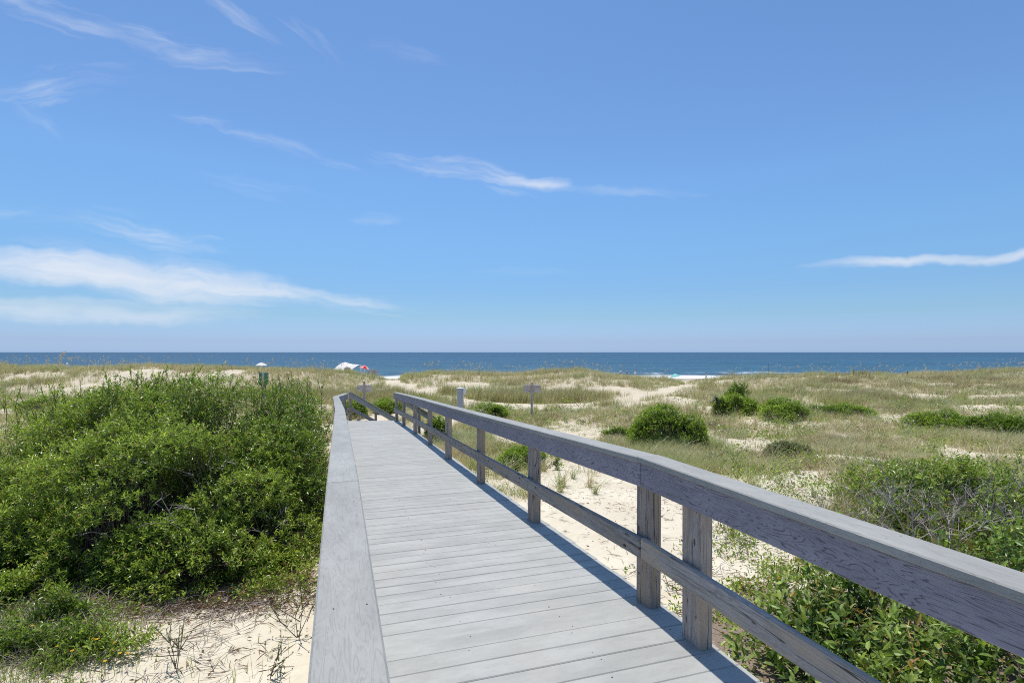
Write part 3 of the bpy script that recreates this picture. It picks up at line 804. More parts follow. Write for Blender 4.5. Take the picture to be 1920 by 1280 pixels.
# ---- shrubs scattered in the dune field (photo position of the foot, width, height in photo pixels)
def field_shrub(px, py, w, h, label, seed, n, leaf=.055, youth=.35, flat=1.0, lobes=5, pal=VIVID, carve=-.5):
    x, y, z = at(px, py); k = y / F; rw, rh = w * k / 2, h * k * .90
    y2 = y + rw * .7
    o = empty('shrub', (x, y2, float(ground(x, y2)))); tag(o, label, 'shrub')
    rr = np.random.default_rng(seed); bl = [(x, y2, z + rh * .05, rw * .84, rw * .75, rh * .86)]
    for i in range(lobes):
        a = rr.uniform(0, 6.28); q = rr.uniform(.5, .85)
        bl.append((x + math.cos(a) * rw * q, y2 + math.sin(a) * rw * q * .8, z + rh * rr.uniform(0, .12), rw * rr.uniform(.38, .55), rw * rr.uniform(.4, .55), rh * rr.uniform(.5, .8)))
    foliage('foliage', o, bl, int(n * 1.7), 9, leaf, leaf * .42, seed, pal=pal, spl=leaf * 1.9, up=.45, carve=carve, lump=.14, shell=.38, youth=youth + .25, freq=1.2, org=(x, y2, float(ground(x, y2))))
    return o
field_shrub(1258, 842, 150, 86, 'large rounded bright green shrub in the middle of the right dune field', 201, 3200, .06, .4)
field_shrub(1390, 780, 74, 48, 'two-tiered green shrub beside a spiky plant near the beach gap', 202, 1500, .07, .5)
o2 = field_shrub(1388, 772, 42, 66, 'small dark shrub crowning the two-tiered clump before the beach', 212, 800, .08, .15)
field_shrub(1492, 790, 112, 44, 'low domed green shrub right of the spiky plant', 203, 1500, .07, .4)
field_shrub(1610, 786, 120, 28, 'flat straggling shrub low in the grass of the right field', 204, 900, .07, .3, carve=-.2)
field_shrub(1800, 812, 110, 44, 'spreading yellow-green shrub below the bare sand patch at far right', 205, 1500, .06, .5)
field_shrub(1895, 822, 90, 52, 'dark dense shrub at the far right edge of the field', 206, 1600, .06, .15)
field_shrub(1495, 862, 96, 28, 'grey-green low shrub between pale tufts in the right field', 207, 700, .06, .25, carve=.0, pal=SCRUB)
field_shrub(912, 786, 70, 30, 'small bright shrub just above the rail in front of the sandy path', 208, 900, .07, .4)
field_shrub(716, 776, 62, 32, 'round shrub between the stair railing and the end of the long right railing', 209, 900, .07, .4)
field_shrub(655, 786, 56, 40, 'shrub seen through the open stair railing', 210, 900, .06, .3)
field_shrub(822, 832, 48, 54, 'upright green shrub behind the far posts of the right railing', 211, 1000, .055, .4)
field_shrub(985, 882, 120, 44, 'low shrub framed between two railing posts above sand', 213, 1400, .05, .35, carve=-.3)
field_shrub(60, 775, 150, 40, 'low green shrub at the far left behind the thicket', 214, 1200, .06, .4, carve=-.3)
field_shrub(1165, 828, 70, 26, 'small low shrub beside the largest rounded shrub', 215, 600, .055, .35, carve=-.1)

# ---- spiky plant
x, y, z = at(1344, 776); y -= .6; x *= y / (y + .6)
o = empty('yucca', (x, y, z)); tag(o, 'dark spiky plant with drooping sword leaves left of the two-tiered shrub', 'plant')
rg = np.random.default_rng(3); q = MB(); q.tube([(0, 0, -.1), (.03, 0, .5), (-.02, 0, .95)], .06, .05, 7); q.build('trunk', M['twig'], o)
vs, fs, cs = [], [], []
for i in range(46):
    a = rg.uniform(0, 6.28); el = rg.uniform(-.5, 1.2); L = rg.uniform(.4, .65); dv = np.array([math.cos(a) * math.cos(el), math.sin(a) * math.cos(el), math.sin(el)])
    sd = np.array([-math.sin(a), math.cos(a), 0]); p0 = np.array([-.02, 0, .9]); b_ = len(vs)
    for t, w_ in ((0, .02), (.45, .026), (.8, .015)):
        c0 = p0 + dv * L * t - np.array([0, 0, .25 * t * t]); vs += [c0 + sd * w_, c0 - sd * w_]
    vs.append(p0 + dv * L - np.array([0, 0, .3])); fs += [(b_, b_ + 1, b_ + 3, b_ + 2), (b_ + 2, b_ + 3, b_ + 5, b_ + 4)]; cs += [(.045, .08, .03)] * 7 if el > -.1 else [(.13, .09, .05)] * 7
me = np_mesh('foliage', np.array(vs), [np.array(fs)], np.array(cs)); link('foliage', me, M['leaf'], o)

# ------------------------------------------------------------------ grass
def blades(name, X, Y, H, Wd, lean, col, mat, rng, segs=2, kind='stuff', z=None):
    n = len(X); Z = ground(X, Y) - .02 if z is None else z
    a = rng.uniform(0, 6.28, n); ln = lean * rng.uniform(.2, 1.3, n)
    wind = np.array([.35, -.05])
    dx, dy = np.cos(a) * ln + wind[0] * lean * .5, np.sin(a) * ln + wind[1]
    fa = rng.uniform(0, 6.28, n); sx, sy = np.cos(fa), np.sin(fa)
    rows = []; ts_ = [0, .5, 1.0] if segs == 2 else [0, .35, .7, 1.0]
    for i, t in enumerate(ts_):
        px_ = X + dx * H * t * t; py_ = Y + dy * H * t * t; pz_ = Z + H * (t - .22 * ln * t * t)
        if t < 1:
            w = Wd * (1 - .55 * t)
            rows += [np.stack([px_ + sx * w / 2, py_ + sy * w / 2, pz_], -1), np.stack([px_ - sx * w / 2, py_ - sy * w / 2, pz_], -1)]
        else: rows.append(np.stack([px_, py_, pz_], -1))
    vs = np.stack(rows, 1); k = len(rows); b = np.arange(n)[:, None] * k
    quads = [b + np.array([[2 * i, 2 * i + 1, 2 * i + 3, 2 * i + 2]]) for i in range(len(ts_) - 2)]
    tri = b + np.array([[k - 3, k - 2, k - 1]])
    me = np_mesh(name, vs.reshape(-1, 3), [np.concatenate(quads), tri], np.repeat(col, k, 0))
    return tag(link(name, me, M[mat]), kind=kind)

def frustum_pts(n, z0, z1, rng, pw=1.0, marg=1.18):
    u = rng.random(n); Zp = 1 / (1 / z0 + u * (1 / z1 - 1 / z0)) if pw == 2 else z0 * (z1 / z0) ** u
    return rng.uniform(-marg, marg, n) * Zp, Zp

STRAW, OLIVE, SAGE, REDB = np.array([.60, .53, .37]), np.array([.36, .40, .15]), np.array([.42, .46, .29]), np.array([.32, .23, .16])
def grass_field(name, n_tuft, z0, z1, per, h, w, seed, lean=.55, thr=.3, warm=0.0, SPR=.08):
    rng = np.random.default_rng(seed)
    X, Y = frustum_pts(n_tuft * 3, z0, z1, rng)
    v = veg(X, Y); keep = rng.random(len(X)) < np.clip((v - thr) * 2.2, 0, 1); X, Y, v = X[keep][:n_tuft], Y[keep][:n_tuft], v[keep][:n_tuft]
    P = np.stack([X, Y], -1); hue = snoise(P, .12, 41) + .5 * snoise(P, .5, 42); hh = (.70 + .45 * snoise(P, .45, 43) + .3 * v)
    n = len(X); Xb = np.repeat(X, per) + rng.normal(0, SPR, n * per); Yb = np.repeat(Y, per) + rng.normal(0, SPR, n * per)
    t = np.clip(np.repeat(hue, per) * .55 + .5 + warm + rng.normal(0, .28, n * per), 0, 1)[:, None]
    col = STRAW * t + OLIVE * (1 - t)
    sg = np.clip(np.repeat(snoise(P, .2, 44), per) - .1, 0, .8)[:, None]; col = col * (1 - sg) + SAGE * sg
    rb = rng.random(n * per) < np.repeat(.08 + .35 * sstep(.1, .8, snoise(P, .42, 47)), per); col[rb] = REDB
    col = col * rng.uniform(.6, 1.25, (n * per, 1))
    Hh = h * np.repeat(hh, per) * rng.uniform(.5, 1.25, n * per)
    return blades(name, Xb, Yb, np.clip(Hh, .08, 2), w * rng.uniform(.7, 1.3, n * per) * (np.sqrt(Yb / ((z0 + z1) / 2))), lean, col, 'grass', rng, kind='stuff')
grass_field('dune_grass', 26000, 34, 68, 10, .62, .020, 51, .6, .2, .10, .11)
grass_field('field_grass', 19000, 13, 36, 14, .44, .012, 52, .9, .30, .24, .09)
grass_field('near_grass', 8000, 5.4, 15, 15, .40, .0075, 53, .95, .34, .26, .07)
# tall toe-of-dune grass belts
rng = np.random.default_rng(61)
def belt(name, pxs, n, per, h, w, seed, warm):
    scrub = warm > .5; warm = min(warm, .3)
    rng = np.random.default_rng(seed); X, Y = [], []
    for px, py, rx, ry, m_ in pxs:
        c = at(px, py); X.append(c[0] + rng.normal(0, .5, m_) * rx * c[1] / F); Y.append(c[1] + rng.normal(0, .6, m_) * ry)
    X = np.concatenate(X); Y = np.concatenate(Y); k = path_dist(X, Y) > .9; X, Y = X[k], Y[k]; n = len(X)
    Xb = np.repeat(X, per) + rng.normal(0, .13, n * per); Yb = np.repeat(Y, per) + rng.normal(0, .13, n * per)
    t = np.clip(rng.normal(.5 + warm, .3, n * per), 0, 1)[:, None]
    col = (STRAW * t + OLIVE * (1 - t)); rb = rng.random(n * per) < (.8 if scrub else .25); col[rb] = REDB * (.8 if scrub else 1.2)
    blades(name, Xb, Yb, h * rng.uniform(.5, 1.2, n * per), w * rng.uniform(.7, 1.3, n * per) * (np.clip(Yb / 45, .3, 1.3) if scrub else 1), 1.0 if scrub else .4, col * rng.uniform(.75, 1.2, (n * per, 1)), 'grass', rng)
belt('tall_grass', [(960, 752, 110, 1.6, 1100), (1080, 752, 80, 1.2, 450), (690, 752, 60, 1.6, 600), (620, 748, 60, 1.5, 400), (1620, 752, 90, 1.2, 600), (830, 742, 25, 1.2, 160), (560, 742, 60, 1.5, 350)], 0, 9, .95, .018, 62, .15)

belt('brown_scrub', [(1850, 714, 70, .8, 220), (1760, 711, 50, .7, 150), (1570, 717, 60, .8, 170), (1905, 728, 40, .8, 150), (1800, 728, 50, .8, 100), (1690, 722, 40, .7, 80), (1660, 770, 60, .8, 90), (1450, 700, 50, .6, 90), (1330, 800, 40, .6, 90), (1560, 830, 60, .7, 120), (1400, 860, 50, .5, 110), (1620, 905, 60, .5, 160), (1500, 880, 60, .5, 120)], 0, 10, .42, .016, 66, .9)
rng = np.random.default_rng(68); m_ = 900
Zp = 7 * (44 / 7) ** rng.random(m_); X = rng.uniform(-1.1, 1.15, m_) * Zp; k = (veg(X, Zp) > .10) & (path_dist(X, Zp) > 1.0) & ~((bw_p(X, Zp) > -.6) & (bw_p(X, Zp) < 3)); X, Zp = X[k], Zp[k]
per = 46; sz = rng.uniform(.55, 1.2, len(X)) * (.62 + Zp / 70); n = len(X) * per
Xb = np.repeat(X, per) + rng.normal(0, .05, n) * np.repeat(sz, per); Yb = np.repeat(Zp, per) + rng.normal(0, .05, n) * np.repeat(sz, per)
hue = np.repeat(rng.random(len(X)), per)[:, None]
col = np.where(hue < .4, np.array([.40, .46, .26]), np.where(hue < .75, np.array([.34, .41, .14]), np.array([.62, .54, .38]))) * rng.uniform(.6, 1.25, (n, 1)); rb = rng.random(n) < .15; col[rb] = REDB
blades('grass_tussocks', Xb, Yb, np.repeat(sz, per) * rng.uniform(.4, .95, n), (.0045 + .00028 * Yb) * rng.uniform(.7, 1.3, n), 1.05, col, 'grass', rng, 3)
# low ground cover with pale leaves
def cover(name, spots, leaf, pal, seed, hgt, youth, mat='leaf', px=True):
    rng = np.random.default_rng(seed); Ps = []
    for a, b_, rx, ry, m_ in spots:
        c = at(a, b_) if px else (a, b_); sx = rx * c[1] / F if px else rx
        q = np.stack([c[0] + rng.normal(0, .5, m_) * sx, c[1] + rng.normal(0, .5, m_) * ry], -1); Ps.append(q)
    P = np.concatenate(Ps); k = (snoise(P, .8, 71) > -.35) & ~((bw_p(P[:, 0], P[:, 1]) > -.2) & (bw_p(P[:, 0], P[:, 1]) < 2.2)); P = P[k]
    n = len(P); per = 9
    base = np.stack([P[:, 0], P[:, 1], ground(P[:, 0], P[:, 1]) + hgt * rng.random(n) * (.6 + .5 * snoise(P, .7, 72))], -1)
    pos = np.repeat(base, per, 0) + rng.normal(0, 1, (n * per, 3)) * np.array([.05, .05, .03]); pos[:, 2] = np.maximum(pos[:, 2], ground(pos[:, 0], pos[:, 1]) + .005)
    D = unit(rng.normal(size=(n * per, 3)) + np.array([0, 0, .7])); L = leaf * rng.uniform(.6, 1.3, n * per)
    col = leaf_cols(n * per, rng, pal, np.clip(rng.normal(youth, .25, n * per), 0, 1))
    return tag(link(name, leaves_mesh(name, pos, D, L, L * .42, col, False, rng), M[mat]), kind='stuff')
PALE = dict(dark=(.14, .17, .07), mid=(.24, .28, .12), young=(.46, .46, .20), brown=(.3, .22, .12), pb=.06)
cover('pale_ground_cover', [(870, 830, 60, 2.2, 420), (930, 860, 50, 1.2, 200), (1130, 812, 120, 2.5, 500), (1230, 800, 60, 2, 160), (1290, 862, 60, 1.0, 240), (1340, 858, 40, .8, 120), (1010, 805, 70, 2.5, 300), (960, 800, 50, 2, 200), (900, 930, 50, .8, 160), (780, 800, 50, 2, 200), (1100, 782, 150, 2, 600), (1210, 822, 110, 1.2, 300), (1040, 800, 70, 2, 300), (1650, 850, 120, 1.5, 120), (870, 850, 70, 1.6, 500), (820, 815, 40, 2, 250), (1060, 860, 70, 1.2, 250), (905, 890, 50, .8, 200)], .042, PALE, 73, .16, .5)
cover('green_ground_cover', [(-6.0, 5.2, 1.0, 1.2, 1300), (-5.3, 5.0, 1.4, 1.1, 2200), (-4.7, 4.5, 1.1, .6, 1300), (-4.1, 4.05, .5, .3, 500), (-6.4, 6.0, .7, .9, 200), (-5.4, 4.2, 1.3, .8, 2200), (-3.3, 5.5, 1.6, .3, 500), (-3.65, 4.1, .75, .35, 800), (-4.2, 4.6, .9, .5, 500)], .034, dict(GREEN, young=(.38, .46, .10), pb=.06), 74, .13, .5, px=False)
cover('bush_edge_cover', [(-3.2, 5.55, 1.2, .3, 380), (-2.55, 6.1, .5, .3, 160), (1.75, 5.0, .6, .9, 220), (2.6, 5.6, 1.0, .5, 300), (3.9, 5.7, 1.6, .7, 420), (5.4, 5.4, 1.4, .6, 420), (4.6, 6.6, 1.0, .8, 300)], .045, dict(GREEN, pb=.12), 75, .16, .45, px=False)

def scrub(name, n, seed, z0, z1, x_lo, x_hi):
    rng = np.random.default_rng(seed); Zp = z0 * (z1 / z0) ** rng.random(n * 3); X = rng.uniform(x_lo, x_hi, n * 3) * Zp
    pat = snoise(np.stack([X, Zp], -1), .16, 78); v = veg(X, Zp); pb_ = bw_p(X, Zp); sb = bw_s(X, Zp)
    k = (pat > -.3) & (v > .04) & (path_dist(X, Zp) > 1.2) & ~((pb_ > -.6) & (pb_ < 3.0) & (sb < 21)); X, Zp = X[k][:n], Zp[k][:n]; n = len(X)
    R_ = rng.uniform(.2, .62, n) ** 1.1 * (.75 + Zp / 38); per = 110
    tp_ = rng.random(n); a = rng.uniform(0, 6.28, (n, per)); q = np.sqrt(rng.random((n, per))); hh = R_[:, None] * .85 * np.sqrt(1 - q ** 2) * rng.uniform(.4, 1.05, (n, per))
    px_ = X[:, None] + np.cos(a) * q * R_[:, None]; py_ = Zp[:, None] + np.sin(a) * q * R_[:, None]
    pos = np.stack([px_, py_, ground(px_, py_) + hh], -1).reshape(-1, 3)
    D = unit(rng.normal(size=(n * per, 3)) + np.array([0, 0, .6]) + .6 * np.stack([np.cos(a) * q, np.sin(a) * q, 0 * q], -1).reshape(-1, 3))
    L = np.repeat(.035 + .0022 * Zp, per) * rng.uniform(.6, 1.5, n * per)
    col = leaf_cols(n * per, rng, SCRUB, np.clip(rng.normal(.35, .25, n * per), 0, 1))
    g = leaf_cols(n * per, rng, GREEN, np.clip(rng.normal(.35, .2, n * per), 0, 1)); br = np.array([.27, .19, .13]) * rng.uniform(.5, 1.3, (n * per, 1))
    t_ = np.repeat(tp_, per)[:, None]; col = np.where(t_ < .38, g, np.where(t_ > .74, br, col))
    return tag(link(name, leaves_mesh(name, pos, D, L, L * np.where(t_[:, 0] > .74, .12, .40), col, False, rng), M['leaf']), kind='stuff')
scrub('low_scrub', 560, 77, 6.2, 40, -.05, 1.12)
scrub('low_scrub', 170, 79, 12, 42, -1.1, -.35)
# blades of grass among the near left cover
rng = np.random.default_rng(81); n = 2600
X = np.concatenate([rng.normal(-5.0, .9, n), rng.normal(-3.7, .4, 700), rng.normal(-2.55, .25, 60), rng.normal(-2.0, .2, 40)]); Y = np.concatenate([rng.normal(4.5, .5, n), rng.normal(4.1, .25, 700), rng.normal(4.2, .3, 60), rng.normal(3.9, .3, 40)])
k = bw_p(X, Y) < -.2; X, Y = X[k], Y[k]
t = rng.random((len(X), 1)); col = np.array([.17, .27, .05]) * (1 - t) + np.array([.40, .42, .14]) * t
blades('near_left_grass', X, Y, rng.uniform(.06, .22, len(X)), rng.uniform(.003, .006, len(X)), .6, col, 'grass', rng, 3)
n = 1500; X = np.concatenate([rng.normal(-4.3, .45, n), rng.normal(-3.7, .25, 500)]); Y = np.concatenate([rng.normal(4.75, .35, n), rng.normal(4.25, .15, 500)])
t = rng.random((len(X), 1)); col = np.array([.30, .24, .25]) * (1 - t) + np.array([.50, .42, .36]) * t
blades('dry_stalks', X, Y, rng.uniform(.08, .24, len(X)), rng.uniform(.003, .006, len(X)), 1.3, col, 'litter', rng, 3)
# sparse dry stalks on bare sand near the boards
def litter(name, spots, n_leaf, seed):
    rng = np.random.default_rng(seed); P, A, B = [], [], []
    for cx, cy, rx, ry, m_ in spots:
        q = np.stack([cx + rng.normal(0, .5, m_) * rx, cy + rng.normal(0, .5, m_) * ry], -1); P.append(q)
    P = np.concatenate(P); p = bw_p(P[:, 0], P[:, 1]); P = P[(p < -.2) | (p > 2.2)]; n = len(P)
    z = ground(P[:, 0], P[:, 1]) + rng.uniform(.002, .02, n); a = rng.uniform(0, 6.28, n)
    D = np.stack([np.cos(a), np.sin(a), rng.uniform(-.05, .3, n)], -1)
    L = rng.uniform(.02, .06, n); st_ = rng.random(n) < .78; L[st_] = rng.uniform(.05, .20, st_.sum()); W = np.where(st_, .0045, L * .36)
    t = rng.random((n, 1)); col = np.array([.17, .085, .055]) * (1 - t) + np.array([.36, .27, .2]) * t
    return tag(link(name, leaves_mesh(name, np.concatenate([P, z[:, None]], 1), D, L, W, col, False, rng), M['litter']), kind='stuff')
litter('leaf_litter', [(-3.4, 5.25, 1.9, .35, 4200), (-2.6, 5.75, .7, .4, 1600), (-4.9, 5.0, 1.6, .9, 2200), (-3.0, 4.4, 1.6, 1.2, 700), (-5.5, 4.3, 1.2, .8, 900), (-6.3, 6.2, .8, 1.2, 500), (1.6, 6.4, 1.2, 2.2, 160), (2.4, 9, 2.5, 3, 260), (3, 5.6, 2.4, 1.2, 900), (1.0, 8.5, 1.0, 2.0, 90), (4.5, 8.2, 3, 1.6, 900), (1.3, 11, 1.8, 2.5, 300)], 0, 91)
# woody runners over the sand
rg = np.random.default_rng(93); A, B, RR = [], [], []
def runner(x, y, ang, ln, r):
    p = np.array([x, y]); k = int(ln / .09)
    for i in range(k):
        ang += rg.normal(0, .32); q = p + .09 * np.array([math.cos(ang), math.sin(ang)])
        za, zb = float(ground(*p)) + .012 + .02 * math.sin(i * .9) ** 2, float(ground(*q)) + .012 + .02 * math.sin((i + 1) * .9) ** 2
        if (bw_p(*q) > -.2) and (bw_p(*q) < 2.2): break
        A.append((*p, za)); B.append((*q, zb)); RR.append(r * (1 - .6 * i / k)); p = q
for i in range(120): runner(rg.uniform(-6.2, -4.2), rg.uniform(4.0, 5.4), rg.uniform(0, 6.28), rg.uniform(.15, .5), .0035)
for i in range(80): runner(rg.uniform(-4.6, -2.2), rg.uniform(4.9, 5.6), rg.uniform(-2.6, -.2), rg.uniform(.3, .9), .005)
for i in range(60): runner(rg.uniform(-3.9, -2.1), rg.uniform(3.9, 4.9), rg.uniform(0, 6.28), rg.uniform(.15, .5), .0035)
for i in range(40): runner(rg.uniform(1.2, 5.5), rg.uniform(5.5, 10.5), rg.uniform(0, 6.28), rg.uniform(.2, .8), .005)
tag(link('dry_runners', twig_mesh('dry_runners', np.array(A), np.array(B), np.array(RR), 4), M['deadtwig']), kind='stuff')

# leafy seedlings standing on the near sand
for i, (px, py, hh, lab) in enumerate([(330, 1262, .42, 'spindly leafy seedling on the bare sand left of the railing'), (560, 1200, .55, 'thin leafy sapling close beside the left railing'),
                                  (505, 1275, .25, 'short leafy seedling at the bottom edge of the sand'), (1270, 1110, .16, 'tiny leafy seedling on sand between the paired railing posts')]):
    x, y, z = at(px, py); o = empty('seedling', (x, y, z)); tag(o, lab, 'seedling')
    rg = np.random.default_rng(300 + i); tp = [((0, 0, -.02), (rg.uniform(-.05, .12), rg.uniform(-.05, .05), hh))] + [((rg.uniform(-.02, .02), 0, .02), (rg.uniform(-.22, .22), rg.uniform(-.1, .1), hh * rg.uniform(.4, .8))) for q in range(3)]
    shoots(o, tp, 310 + i, leaf=.026, wid=.011, nleaf=8, youth=.1, name='twig_sprays')
# yellow flowers
rg = np.random.default_rng(95); fl = None
q = MB()
for a in range(9):
    t0 = a * 2 * math.pi / 9; c, s_ = math.cos(t0), math.sin(t0)
    q.add([(0, 0, .1), (.008 * c - .004 * s_, .008 * s_ + .004 * c, .103), (.016 * c, .016 * s_, .1), (.008 * c + .004 * s_, .008 * s_ - .004 * c, .103)], [(0, 1, 2, 3)])
fm = None
spots = [(175, 1228), (135, 1255), (182, 1233), (210, 1250), (225, 1262), (197, 1272), (240, 1258), (108, 1246), (215, 1236), (60, 1204)]
proto = None
for px, py in spots:
    x, y, z = at(px, py)
    if proto is None:
        o = proto = empty('wildflower', (x, y, z + .03)); tag(o, 'tiny yellow wildflower in the low green plants near the bottom left corner', 'flower', 'yellow wildflowers in the near ground cover')
        hd = q.build('flower_head', plain('yellow_petal', (.75, .48, .03), .6, .2, .1), o)
        s2 = MB(); s2.tube([(0, 0, -.03), (.004, 0, .05), (0, 0, .1)], .0015, .001, 5); st2 = s2.build('stem', plain('green_stem', (.1, .16, .04)), o)
    else:
        o = proto.copy(); COL.objects.link(o); o.location = (x, y, z + .03)
        for ch in (hd, st2):
            c = ch.copy(); COL.objects.link(c); c.parent = o

# ------------------------------------------------------------------ sea oats
def oat(h, rng, lean):
    """one sea-oat culm: (stem polyline, seed-head leaves)"""
    a = rng.uniform(0, 6.28); d2 = np.array([math.cos(a), math.sin(a)]) * lean
    pts = [np.array([*(d2 * t * t * h), h * (t - .12 * t * t)]) for t in np.linspace(0, 1, 6)]
    tip = pts[-1]; dirv = unit(pts[-1] - pts[-2]); P, D = [], []
    for i in range(26):
        t = i / 26; b = tip + dirv * t * .26 * h ** .5 - np.array([0, 0, .12]) * t * t
        P.append(b); D.append(unit(dirv * .5 + rng.normal(size=3) * .55 + np.array([0, 0, -.45])))
    return pts, P, D
def oat_meshes(culms, rng, hd=.045):
    A, B, P, D = [], [], [], []
    for off, h, ln in culms:
        pts, p, d_ = oat(h, rng, ln); off = np.array(off)
        A += [x + off for x in pts[:-1]]; B += [x + off for x in pts[1:]]; P += [x + off for x in p]; D += d_
    n = len(P); L = hd * rng.uniform(.7, 1.3, n)
    col = np.array([.66, .56, .40]) * rng.uniform(.75, 1.2, (n, 1))
    return np.array(A), np.array(B), np.array(P), np.array(D), L, col
oatstem = plain('straw_stem', (.42, .34, .18), .8, .1, .2)
for i, (px, py, Z, lab) in enumerate([(46, 676, 9.5, 'tallest tan sea oat drooping over the far left dunes'), (5, 700, 10.5, 'sea oat stalk cut by the left edge of the view'), (386, 690, 11.5, 'thin sea oat stalk rising behind the left thicket'), (168, 690, 11, 'sea oat with a feathery head beside the thicket shoots')]):
    x = (px - 960) / F * Z; g = float(ground(x, Z)); h = (EZ - (py - 660) / F * Z - g) * 1.08
    o = empty('sea_oat', (x + .25, Z, g)); tag(o, lab, 'sea oat'); rg = np.random.default_rng(400 + i)
    A, B, P, D, L, col = oat_meshes([((0, 0, 0), h, .12)], rg, .05)
    link('seed_head', leaves_mesh('seed_head', P, D, L, L * .5, col, False, rg), M['litter'], o)
    link('stem', twig_mesh('stem', A, B, .006, 4), oatstem, o)
rg = np.random.default_rng(444); culms = []
for i in range(900):
    y = rg.uniform(50, 61); x = rg.uniform(-66, 66)
    if path_dist(np.array([x]), np.array([y]))[0] < 2: continue
    if snoise(np.array([[x, y]]), .09, 45)[0] < -.35: continue
    culms.append(((x, y, float(ground(x, y))), rg.uniform(.8, 1.55), rg.uniform(.1, .5)))
A, B, P, D, L, col = oat_meshes(culms, rg, .062)
nst = len(A)
tag(link('sea_oats', leaves_mesh('sea_oats', np.concatenate([P, A]), np.concatenate([D, B - A]), np.concatenate([L, np.linalg.norm(B - A, axis=1)]), np.concatenate([L * .5, np.full(nst, .016)]), np.concatenate([col, np.tile([.34, .26, .15], (nst, 1))]), False, rg), M['litter']), kind='stuff')

# ------------------------------------------------------------------ signs, posts
def sign(px, py_base, htop, bw, bh, ztop, label, off, rz):
    x, y, z = at(px, py_base); o = empty('wooden_sign', (x, y, z), rz); tag(o, label, 'sign')
    q = MB(); q.box(-.055, .055, -.055, .055, -.3, htop, .008); q.build('post', M['signpost'], o)
    for i in range(2):
        q = MB(); h2 = bh / 2 - .004; z0 = ztop - bh + i * (bh / 2); q.box(off - bw / 2, off + bw / 2, .058, .10, z0, z0 + h2, .006, tint=random.uniform(.9, 1.1)); q.build('board', M['signwood'], o)
    return o
def up_from(px, py_base, py): 
    x, y, z = at(px, py_base); return (py_base - py) * y / F, y / F
h, k = up_from(683, 776, 714); sign(683, 776, h, 27 * k, 13 * k, (776 - 721.5) * k, 'brown wooden sign on a pale post behind the stair railing', 0.0, R(6))
h, k = up_from(997, 786, 716); sign(997, 786, h, 33 * k, 14 * k, (786 - 721.5) * k, 'brown wooden sign on a post beside the sandy path', 0.0, R(-12))
x, y, z = at(863, 780); k = y / F
o = empty('shower_post', (x, y, z), R(-6)); tag(o, 'thick white post, its shade painted grey, with a tap and white panel beside the path', 'post')
w = 10 * k; H = (780 - 728) * k
q = MB(); q.box(-w / 2, w / 2, -w / 2, w / 2, -.3, H, .012); q.build('column', M['shaded_white'], o)
q = MB(); q.box(-w / 2 - .012, w / 2 + .012, -w / 2 - .012, w / 2 + .012, H, H + .035, .008); q.build('cap', M['whitepaint'], o)
q = MB(); q.box(w / 2 + .003, w / 2 + 5.4 * k, -.03, .03, H - 11 * k, H + .01, .006); q.build('panel', M['whitepaint'], o)
q = MB(); q.tube([(-w / 2, 0, H - 4 * k), (-w / 2 - 2 * k, 0, H - 3.6 * k), (-w / 2 - 3.6 * k, 0, H - 4.6 * k), (-w / 2 - 4.2 * k, 0, H - 6 * k)], .022, .018, 8); q.lathe([(.0, 0), (.05, .0), (.05, .025), (0, .025)], (-w / 2 - 2 * k, 0, H - 3.4 * k), 10); q.build('tap', M['metal'], o, True)

# twin green bins on a post, left
Z = 34.0; k = Z / F; x = (494 - 960) * k; g = float(ground(x, Z))
o = empty('trash_bin', (x, Z, g)); tag(o, 'pair of dark green bins fixed to a grey post behind the left thicket', 'trash bin')
zt = EZ - (698.5 - 660) * k - g; zb = EZ - (722 - 660) * k - g
q = MB(); q.box(-2.6 * k, 2.6 * k, -.07, .07, -.3, zt + .02, .01); q.build('post', M['signpost'], o)
for sx in (-1, 1):
    q = MB(); r = 3.6 * k; q.lathe([(r * .86, 0), (r * .9, .01), (r, (zt - zb) * .93), (r * 1.07, (zt - zb) * .94), (r * 1.07, (zt - zb)), (r * .95, zt - zb), (r * .85, .05), (0, .05)], (sx * 5.0 * k, .02, zb), 20)
    q.build('bin', M['green'], o, True)
# white marker post on the left ridge
Z = 57.5; x = (126 - 960) * Z / F; g = float(ground(x, Z)); zt = EZ - (680 - 660) * Z / F
q = MB(); q.box(-.085, .085, -.085, .085, -.2, zt - g - .08, .01); q.beam((0, 0, zt - g - .08), (0, 0, zt - g), (1, 0, 0), (0, 1, 0), .17, .17, .01, wb=.08, hb=.08)
o = q.build('marker_post', M['whitepaint'], loc=(x, Z, g)); tag(o, 'small white marker post standing on the far left ridge', 'post')
# brown posts on the right ridge
for i, (px, py, lab) in enumerate([(1601, 692.5, 'tallest rusty brown fence post on the right ridge'), (1657, 695, 'brown fence post right of the tallest one on the ridge'), (1568, 698, 'short brown fence post left of the tallest one on the ridge'), (1617, 698, 'short brown fence post just right of the tallest post'), (1701, 696, 'last brown fence post before the rising right ridge'), (1441, 681, 'slim brown stake standing alone above the grass near the beach gap')]):
    Z = 59.0; x = (px - 960) * Z / F; g = float(ground(x, Z)); zt = EZ - (py - 660) * Z / F
    w = .05 if i != 5 else .013
    q = MB(); q.beam((0, 0, -.3), (random.uniform(-.03, .03), 0, zt - g), (1, 0, 0), (0, 1, 0), 2 * w, 2 * w, .01, wb=1.7 * w, hb=1.7 * w)
    tag(q.build('fence_post', M['rustpost'], loc=(x, Z, g)), lab, 'fence post', 'posts along the right ridge')

# ------------------------------------------------------------------ beach things
def W(px, py, Z): return Vector(((px - 960) / F * Z, Z, EZ - (py - 660) / F * Z))
